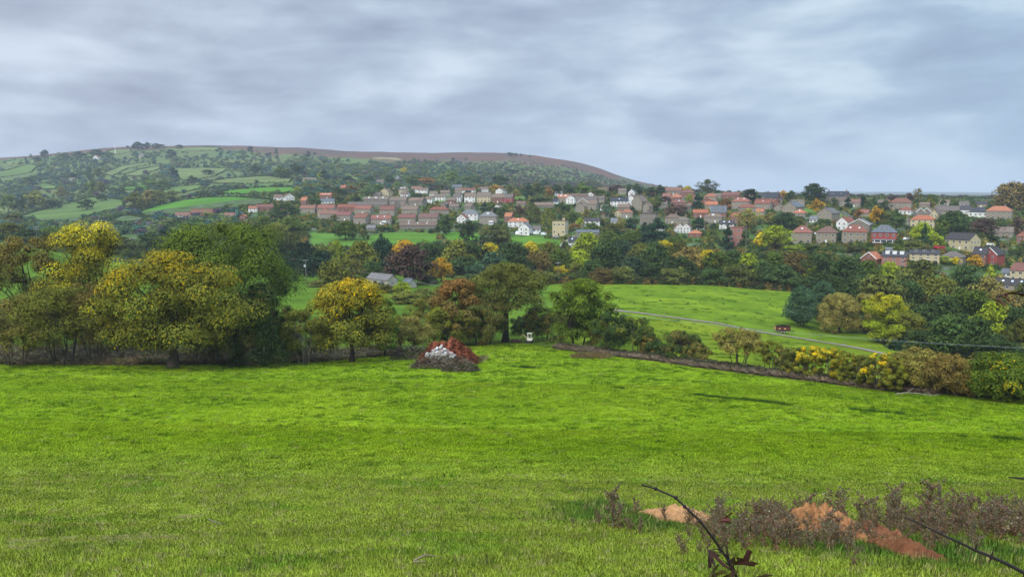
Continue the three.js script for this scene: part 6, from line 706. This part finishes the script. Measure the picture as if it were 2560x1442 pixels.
// ---------------------------------------------------------------- the bank near the viewer: grass, dead thistles, bare earth, hanging twigs
const inPx = (p) => project(p);
function mound(X, Y, px, py, h, col, pale, name, label, seed) {   // a heap of dug earth on the slope
  const p = hit(X, Y), rx = metres(px, p) / 2, rz = Math.max(0.7, (hit(X, Y - py / 2).z - hit(X, Y + py / 2).z) / -2), nx = 110, nz = 70, P = [], C = [], I = [];
  for (let j = 0; j <= nz; j++) for (let i = 0; i <= nx; i++) {
    const u = (i / nx) * 2 - 1, v = (j / nz) * 2 - 1, a = Math.atan2(v, u), edge = 1 + 0.28 * noise(Math.cos(a) * 1.7 + seed, Math.sin(a) * 1.7, seed), q = Math.hypot(u, v) / edge, x = p.x + u * rx * 1.15, z = p.z + v * rz * 1.15;
    const bump = 0.55 * fbm(x * 1.6, z * 1.6, seed, 3) + 0.55 * fbm(x * 5, z * 5, seed + 2, 4), y = land(x, z) + h * (1 - smooth(0.15, 1.0, q)) * (1 + bump) - 0.16 * smooth(0.8, 1.05, q) + 0.14 * bump;
    P.push(x, y, z); const k = clamp(0.5 + 1.3 * fbm(x * 2.2, z * 2.2, seed + 5, 3) + 0.25 * (1 - q), 0, 1), m = 0.85 + 0.5 * fbm(x * 9, z * 9, seed + 8, 2); C.push(...[0, 1, 2].map((n) => lerp(col[n], pale[n], k) * m));
    if (i < nx && j < nz) { const A = j * (nx + 1) + i, B = A + 1, D = A + nx + 1, E = D + 1; I.push(A, D, B, B, D, E); }
  }
  const g = geom(P, null, C, I); tag(mesh(name, g, new THREE.MeshPhysicalMaterial({ vertexColors: true, roughness: 1, specularIntensity: 0.1, side: THREE.DoubleSide }), scene), label, 'earth mound'); return [p, rx, rz];
}
const MOUNDS = [
  mound(1700, 1296, 190, 46, 0.26, [0.36, 0.175, 0.085], [0.52, 0.28, 0.115], 'earth_mound', 'pale sandy mound of bare earth left of the dead thistles', 1),
  mound(2052, 1328, 168, 64, 0.5, [0.24, 0.092, 0.04], [0.42, 0.20, 0.075], 'earth_mound', 'orange-red earth bank in the middle of the dead thistles', 2),
  mound(2185, 1345, 90, 44, 0.3, [0.15, 0.06, 0.03], [0.24, 0.10, 0.048], 'earth_mound', 'dark red earth right of the orange bank', 3),
  mound(2252, 1384, 100, 56, 0.24, [0.12, 0.048, 0.024], [0.21, 0.085, 0.038], 'earth_mound', 'dark reddish dug earth sloping towards the viewer', 4),
  mound(2540, 1334, 60, 18, 0.15, [0.46, 0.25, 0.13], [0.6, 0.4, 0.24], 'earth_mound', 'small strip of pale earth at the right edge', 5),
];
const onEarth = (x, z, s = 0.85) => MOUNDS.some(([p, rx, rz]) => Math.hypot((x - p.x) / rx, (z - p.z) / rz) < s);
const LUSH = [[1500, 1282, 140, 40], [2330, 1385, 190, 50], [2110, 1375, 140, 34], [1830, 1322, 130, 24], [1640, 1310, 110, 26], [2480, 1385, 120, 50]].map(([X, Y, rx, ry]) => { const p = hit(X, Y); return { p, rx: metres(rx, p), rz: Math.max(0.5, Math.abs(hit(X, Y - ry).z - hit(X, Y + ry).z) / 2) }; });
const lush = (x, z) => { let w = 0; for (const s of LUSH) w = Math.max(w, 1.25 - Math.hypot((x - s.p.x) / s.rx, (z - s.p.z) / s.rz)); return clamp(w * 1.2 + 1.1 * fbm(x * 0.9, z * 0.9, 2, 3), 0, 1); };
{
  const r = rng(960), near = [], mid = [], tufts = [];
  const add = (list, d0, d1, n, size, tall) => { for (let i = 0; i < n; i++) { const d = Math.sqrt(lerp(d0 * d0, d1 * d1, r())), u = (r() * 2 - 1) * 0.74, x = u * d, z = -d; if (d > hedgeD(1280 + u * 1966) + 1) continue; const w = worn(x, z); if (w > 0.3 && r() < w * 0.6) continue; if (onEarth(x, z)) continue; const lu = d < 32 ? lush(x, z) : 0, c0 = turfColour(x, z), k = 0.8 + 0.45 * r(), st = r() < (d < 34 ? 0.07 : 0.015), s = size(d), h = tall(d) * (0.6 + 0.7 * r()) * (1 + 1.3 * lu) * (st ? 1.35 : 1) * (1 - 0.5 * w);
    const c = st ? [0.32, 0.29, 0.11] : [lerp(c0[0], 0.055, lu * 0.8), lerp(c0[1], 0.15, lu * 0.8), lerp(c0[2], 0.022, lu * 0.8)]; list.push([x, land(x, z), z, r() * 6.28, s * (0.7 + 0.6 * r()), h, c[0] * k * 1.25, c[1] * k * 1.25, c[2] * k * 1.25, (r() - 0.5) * 0.3]); } };
  add(near, 7, 18, 20000, () => 0.10, () => 0.085); add(near, 16, 32, 36000, (d) => 0.11 + 0.002 * d, () => 0.08); add(near, 30, 62, 40000, (d) => 0.12 + 0.004 * d, () => 0.08);
  add(mid, 60, 110, 36000, (d) => 0.005 * d, (d) => 0.07 + 0.0004 * d); add(mid, 105, 190, 36000, (d) => 0.005 * d, (d) => 0.07 + 0.0004 * d);
  instanced('grass', grassGeo, stuffLeaf, near, 'short grass of the bank and the near meadow', 'grass'); instanced('grass', grassGeo, stuffLeaf, mid, 'bright grass of the lower meadow', 'grass');
  for (let i = 0; i < 26000; i++) { const d = lerp(26, 185, Math.pow(r(), 0.75)), u = (r() * 2 - 1) * 0.74, x = u * d, z = -d; if (d > hedgeD(1280 + u * 1966) - 1) continue; const n = fbm(x * 0.09, z * 0.12, 5, 3); if (r() > 0.42 + n * 2.0) continue; const s = (0.18 + 0.35 * r() * r()) * (0.6 + d / 130), c = jitter([0.08, 0.19, 0.005], r, 0.3); tufts.push([x, land(x, z) - 0.02, z, r() * 6.28, s * 1.7, s * 0.42, ...c]); }
  instanced('grass_tussocks', tuftGeo, stuffLeaf, tufts, 'darker green tussocks scattered over the meadow', 'grass');
  const far = []; for (let i = 0; i < 2200; i++) { const X = lerp(1330, 2100, r()), d = lerp(hedgeD(X) + 8, woodD(X) - 6, r()), p = at(X, d), n = fbm(p.x * 0.06, p.z * 0.1, 5, 3); if (r() > 0.35 + n * 1.8) continue; const s = 0.5 + 0.6 * r(), c = jitter([0.12, 0.225, 0.018], r, 0.25); far.push([p.x, p.y - 0.03, p.z, r() * 6.28, s * 2.2, s * 0.4, ...c]); }
  instanced('pasture_tussocks', tuftGeo, stuffLeaf, far, 'faint darker tussocks on the far pasture', 'grass');
}
{ // dead thistles
  const STEM = std(0.14, 0.105, 0.065), DRY = leafMat(0.185, 0.142, 0.082), protoT = [], FLUFF = leafMat(0.30, 0.25, 0.18);
  for (let v = 0; v < 5; v++) {
    const r = rng(970 + v), st = [], L = new Leaves(r), S = new Leaves(r), lean = (r() - 0.5) * 0.16; st.push([arc([0, -0.1, 0], [lean, 1, (r() - 0.5) * 0.1], 0.02, r, 4), 0.014, 0.006]);
    const nb = 9 + v * 2; for (let i = 0; i < nb; i++) { const y = 0.14 + 0.66 * r(), a = r() * 6.28, l = (0.30 + 0.26 * r()) * (1.2 - y * 0.7), x0 = lean * y, q = [x0 + Math.cos(a) * l * 0.62, Math.min(1.04, y + l * (0.55 + 0.4 * r())), Math.sin(a) * l * 0.62]; st.push([arc([x0, y, 0], q, 0.06, r, 3), 0.007, 0.003]);
      for (let k = 0; k < 9; k++) { const t = 0.62 + 0.42 * r(); S.leaf(lerp(x0, q[0], t) + (r() - 0.5) * 0.06, lerp(y, q[1], t) + (r() - 0.5) * 0.06, lerp(0, q[2], t) + (r() - 0.5) * 0.06, r() - 0.5, r() - 0.2, r() - 0.5, 0.034 + 0.022 * r(), 0.8, r() < 0.12 ? [1.5, 1.5, 1.5] : [0.42, 0.34, 0.3]); }
      for (let k = 0; k < 15; k++) { const t = r(); L.leaf(lerp(x0, q[0], t) + (r() - 0.5) * 0.10, lerp(y, q[1], t) + (r() - 0.5) * 0.1, lerp(0, q[2], t) + (r() - 0.5) * 0.10, r() - 0.5, r() - 0.3, r() - 0.5, 0.05 + 0.07 * r(), 0.3, [0.55 + 0.9 * r(), 0.55 + 0.8 * r(), 0.55 + 0.7 * r()]); } }
    for (let i = 0; i < 60; i++) { const y = 0.04 + 0.7 * r() * r(), a = r() * 6.28, q = 0.06 + 0.14 * r(); L.leaf(lean * y + Math.cos(a) * q, y, Math.sin(a) * q, Math.cos(a), r() - 0.3, Math.sin(a), 0.08 + 0.09 * r(), 0.3, [0.55 + 0.8 * r(), 0.5 + 0.7 * r(), 0.5 + 0.6 * r()]); }
    protoT.push([tubes(st, 4), L.build(), S.build()]);
  }
  const r = rng(980); const built = [];
  const one = (X, Yb, hpx, label, group) => { const p = hit(X, Yb), v = Math.floor(r() * 5), h = metres(hpx, p); let t; if (!built[v]) { t = built[v] = thing('dead_thistle', label, 'thistle', p, r() * 6.28, group); mesh('stem', protoT[v][0], STEM, t); mesh('dry_leaves', protoT[v][1], DRY, t); mesh('seed_heads', protoT[v][2], FLUFF, t); } else { t = built[v].clone(); t.name = numbered('dead_thistle'); scene.add(t); t.position.copy(p); t.rotation.y = r() * 6.28; delete t.userData.group; tag(t, label, 'thistle', group); } t.scale.set(h * (0.85 + 0.5 * r()), h, h * (0.85 + 0.5 * r())); };
  for (const [X, Y, h, label] of [[1534, 1322, 92, 'tall lone dead thistle at the left end of the patch'], [1552, 1326, 66, 'short dead thistle beside the tall lone one'], [1588, 1292, 46, 'dead thistle beside the left end of the sandy mound'], [1496, 1316, 44, 'small dead thistle furthest left, in dark grass'], [1662, 1312, 44, 'dead thistle standing before the sandy mound'], [1600, 1340, 42, 'low dead thistle left below the sandy mound'], [1432, 1318, 22, 'tiny dead thistle stalk in pale grass, far left'], [1575, 1330, 34, 'stubby dead thistle in the gap left of the mound'], [2012, 1312, 78, 'dead thistle above the left end of the orange bank'], [2092, 1316, 92, 'dense tall dead thistle behind the orange bank'], [2234, 1300, 84, 'slim dark dead thistle rising above the patch'], [2322, 1300, 92, 'tallest dead thistle in the right of the patch'], [2350, 1306, 84, 'leaning dead thistle next to the tallest one'], [2396, 1306, 76, 'upright reddish dead thistle right of the tallest'], [2424, 1316, 80, 'fluffy dead thistle with rounded top'], [2502, 1340, 74, 'dead thistle near the right edge'], [2544, 1346, 70, 'dead thistle at the right edge'], [2136, 1420, 62, 'low dead thistle stump in front of the dark earth']]) one(X, Y, h * 1.12, label);
  for (let i = 0; i < 235; i++) { const X = 1690 + 900 * Math.pow(r(), 0.82), Y = lerp(1306, 1385, Math.pow(r(), 1.2)) + (X < 1800 ? 12 : 0), q = hit(X, Y); if (onEarth(q.x, q.z, 0.6) && r() < 0.75) continue; if (X > 2180 && Y > 1350 && r() < 0.6) continue; const front = Y > 1338, spot = X < 1800 ? 'beside the right end of the sandy mound' : X < 1960 ? (front ? 'left of the orange bank, at the front' : 'left of the orange bank, further back') : X < 2150 ? (front ? 'in front of the orange bank' : 'behind the orange bank') : X < 2330 ? (front ? 'by the dark red earth' : 'behind the dark red earth') : X < 2470 ? (front ? 'above the thin thorny shoot' : 'around the tallest thistle') : 'at the right edge of the patch';
    one(X, Y, (X < 1760 ? 46 : 70) * (0.5 + 0.75 * r()), `dried brown thistle ${spot}`, `dead thistles ${spot}`); }
}
{ // leafless thorny shoots close to the viewer
  const pt = (X, Y, d) => { const y = above(X, Y, d); return [((X - 1280) / F) * (d * CP - y * SP), y, -d]; }, DARK = std(0.022, 0.016, 0.016, { roughness: 0.6 }), r = rng(990);
  const lobed = (n, s, curl, seed) => { const rr = rng(seed), sh = new THREE.Shape(), pts = [[0, 0]]; for (let i = 0; i < n; i++) { const t = (i + 0.5) / n, a = lerp(-1.25, 1.25, t), R = s * (0.75 + 0.35 * rr()) * (1 - 0.25 * Math.abs(a)), b = lerp(-1.25, 1.25, (i + 1) / n); pts.push([Math.sin(a - 0.13) * R * 0.92, Math.cos(a - 0.13) * R * 0.92], [Math.sin(a) * R, Math.cos(a) * R], [Math.sin(a + 0.13) * R * 0.92, Math.cos(a + 0.13) * R * 0.92]); if (i < n - 1) pts.push([Math.sin(b) * R * 0.42, Math.cos(b) * R * 0.42]); } sh.moveTo(...pts[0]); for (const q of pts.slice(1)) sh.lineTo(...q); const g = new THREE.ExtrudeGeometry(sh, { depth: s * 0.012, bevelEnabled: false }), q = g.attributes.position; for (let i = 0; i < q.count; i++) { const x = q.getX(i), y = q.getY(i); q.setZ(i, q.getZ(i) + curl * (x * x * 9 + y * y * 3) / s * 0.4 + 0.12 * s * Math.sin(y / s * 5)); } g.computeVertexNormals(); return g; };
  const thorns = (t, path, list) => { for (const [i, dx, dy] of list) { const q = path[i]; mesh('thorn', tubes([[[q, [q[0] + dx, q[1] + dy, q[2] + 0.002]], 0.0026, 0.0004]], 5), DARK, t); } };
  const D = 1.5, P1 = [[1605, 1212], [1640, 1222], [1690, 1244], [1712, 1266], [1750, 1302], [1780, 1340], [1802, 1372], [1822, 1400], [1838, 1430], [1850, 1470], [1862, 1560], [1868, 1760], [1870, 2100]].map(([X, Y], i) => pt(X, Y, D + 0.01 * Math.sin(i * 1.3)));
  const t1 = thing('thorn_shoot', 'dark arching thorn shoot with withered leaves, close at the bottom', 'twig'); mesh('shoot', tubes([[P1.slice(0, 6), 0.0016, 0.0026], [P1.slice(5), 0.0026, 0.0045]], 7), DARK, t1); P1.slice(1, 9).forEach((q) => { const b = mesh('bud', new THREE.SphereGeometry(0.0042, 8, 6), DARK, t1); b.position.set(...q); });
  thorns(t1, P1, [[6, 0.006, 0.012], [7, -0.004, 0.03], [8, -0.03, 0.02], [8, -0.02, 0.035]]);
  mesh('side_twig', tubes([[[P1[8], pt(1822, 1412, D), pt(1818, 1396, D), pt(1816, 1362, D)], 0.0022, 0.0008], [[pt(1820, 1410, D), pt(1806, 1398, D)], 0.0016, 0.0005], [[P1[8], pt(1826, 1420, D), pt(1816, 1436, D)], 0.0016, 0.0008], [[P1[7], pt(1795, 1372, D), pt(1768, 1376, D)], 0.0016, 0.0009]], 5), DARK, t1);
  for (const [X, Y, s, rot, n, col, seed, tilt] of [[1768, 1374, 36, 2.5, 4, [0.095, 0.06, 0.052], 1, 0.5], [1775, 1372, 36, 3.3, 3, [0.06, 0.03, 0.026], 2, 0.3], [1836, 1412, 44, -0.55, 5, [0.055, 0.022, 0.02], 3, 0.4], [1856, 1412, 34, 0.35, 3, [0.05, 0.02, 0.018], 9, -0.2], [1762, 1446, 52, 0.25, 5, [0.085, 0.075, 0.022], 4, 0.5], [1800, 1446, 34, 0.9, 3, [0.075, 0.065, 0.02], 8, 0.2], [1796, 1302, 26, 0.9, 3, [0.09, 0.03, 0.022], 5, 0.7], [1868, 1450, 40, -0.15, 3, [0.07, 0.045, 0.03], 6, 0.9]]) { const q = pt(X, Y, D - 0.01), g = lobed(n, (s / F) * D * 1.5, 0.5, seed), l = mesh('withered_leaf', g, std(...col, { side: THREE.DoubleSide, roughness: 0.7 }), t1); l.position.set(...q); l.rotation.set(tilt * 0.6, tilt, -rot); }
  const E = 1.7, P2 = [[2263, 1293], [2300, 1308], [2350, 1334], [2400, 1356], [2440, 1376], [2480, 1392], [2520, 1410], [2562, 1432], [2660, 1500], [2740, 1640], [2760, 2000]].map(([X, Y]) => pt(X, Y, E)), t2 = thing('thorn_shoot', 'thin dark thorny shoot reaching in from the lower right', 'twig'); mesh('shoot', tubes([[P2, 0.0015, 0.006]], 7), DARK, t2); thorns(t2, P2, [[3, -0.008, -0.014], [4, 0.002, 0.02], [5, -0.006, -0.02], [5, 0.003, 0.02], [6, 0.002, -0.008], [7, -0.004, -0.02], [2, 0.01, 0.008]]);
  const G = 1.6, P3 = [[2524, 1193], [2545, 1195], [2570, 1197], [2640, 1215], [2720, 1290], [2760, 1500], [2770, 2000]].map(([X, Y]) => pt(X, Y, G)), t3 = thing('thorn_shoot', 'tip of a bare dark twig at the right edge, over the meadow', 'twig'); mesh('shoot', tubes([[P3, 0.0012, 0.005]], 6), DARK, t3);
  const H = 2.0, P4 = [[2492, 742], [2520, 734], [2545, 733], [2575, 736], [2660, 780], [2740, 1000], [2790, 1500], [2800, 1900]].map(([X, Y]) => pt(X, Y, H)), t4 = thing('thorn_shoot', 'brown withered twig with curled leaves at the right edge, before the wood', 'twig'); mesh('shoot', tubes([[P4, 0.0014, 0.007], [[pt(2505, 738, H), pt(2490, 752, H)], 0.0012, 0.0006]], 6), DARK, t4);
  for (const [X, Y, s, rot, n, seed, tilt] of [[2510, 734, 26, -1.2, 3, 11, 0.7], [2502, 738, 24, -0.6, 3, 12, 0.9], [2496, 742, 22, -2.4, 3, 13, 0.4], [2488, 748, 16, 3.0, 3, 14, 0.6], [2548, 736, 22, 1.8, 3, 15, 0.8], [2530, 736, 20, -0.9, 3, 16, 0.4]]) { const l = mesh('withered_leaf', lobed(n, (s / F) * H * 1.1, 0.7, seed), std(0.085, 0.035, 0.025, { side: THREE.DoubleSide, roughness: 0.7 }), t4); l.position.set(...pt(X, Y, H)); l.rotation.set(tilt * 0.5, tilt, -rot); }
  // a stick lying on the bank
  const s0 = hit(1035, 1409), s1 = hit(1092, 1404), ts = thing('fallen_stick', 'pale dry stick lying on the worn bank at the bottom', 'stick', s0); mesh('stick', tubes([[[[0, 0.06, 0], [(s1.x - s0.x) * 0.5, 0.1, (s1.z - s0.z) * 0.5], [s1.x - s0.x, s1.y - s0.y + 0.09, s1.z - s0.z]], 0.018, 0.008], [[[0, 0.05, 0.03], [0.2, 0.08, 0.08]], 0.016, 0.006]], 6), std(0.20, 0.155, 0.10), ts);
  const u0 = hit(520, 1306), u1 = hit(556, 1318), tu = thing('fallen_stick', 'thin grey stick lying in the grass at the lower left', 'stick', u0); mesh('stick', tubes([[[[0, 0.08, 0], [u1.x - u0.x, u1.y - u0.y + 0.08, u1.z - u0.z]], 0.014, 0.007]], 6), std(0.22, 0.19, 0.15), tu);
}

{ // loose clods of soil round the dug earth
  const r = rng(995), clod = new THREE.IcosahedronGeometry(1, 1), q = clod.attributes.position; for (let i = 0; i < q.count; i++) { const k = 0.8 + 0.5 * noise(q.getX(i) * 1.9, q.getY(i) * 1.9, q.getZ(i) * 1.9); q.setXYZ(i, q.getX(i) * k, q.getY(i) * k * 0.7, q.getZ(i) * k); } clod.computeVertexNormals();
  const list = []; MOUNDS.forEach(([p, rx, rz], m) => { for (let i = 0; i < 420; i++) { const a = r() * 6.28, k = Math.sqrt(r()) * 1.12, x = p.x + Math.cos(a) * rx * k, z = p.z + Math.sin(a) * rz * k, s = 0.012 + 0.045 * r() * r() * r(), h = [0.26, 0.5, 0.3, 0.24, 0.15][m] * (1 - smooth(0.15, 1, k)), c = [[0.5, 0.29, 0.15], [0.33, 0.14, 0.065], [0.19, 0.08, 0.04], [0.2, 0.09, 0.045], [0.5, 0.29, 0.15]][m], v = 0.6 + 0.7 * r(); list.push([x, land(x, z) + h + 0.01, z, r() * 6.28, s, s, c[0] * v, c[1] * v, c[2] * v]); } });
  instanced('soil_clods', clod, std(1, 1, 1, { specularIntensity: 0.1 }), list, 'crumbled clods of soil on the dug earth', 'soil');
}
renderer.setSize(1024, 576);
renderer.render(scene, camera);
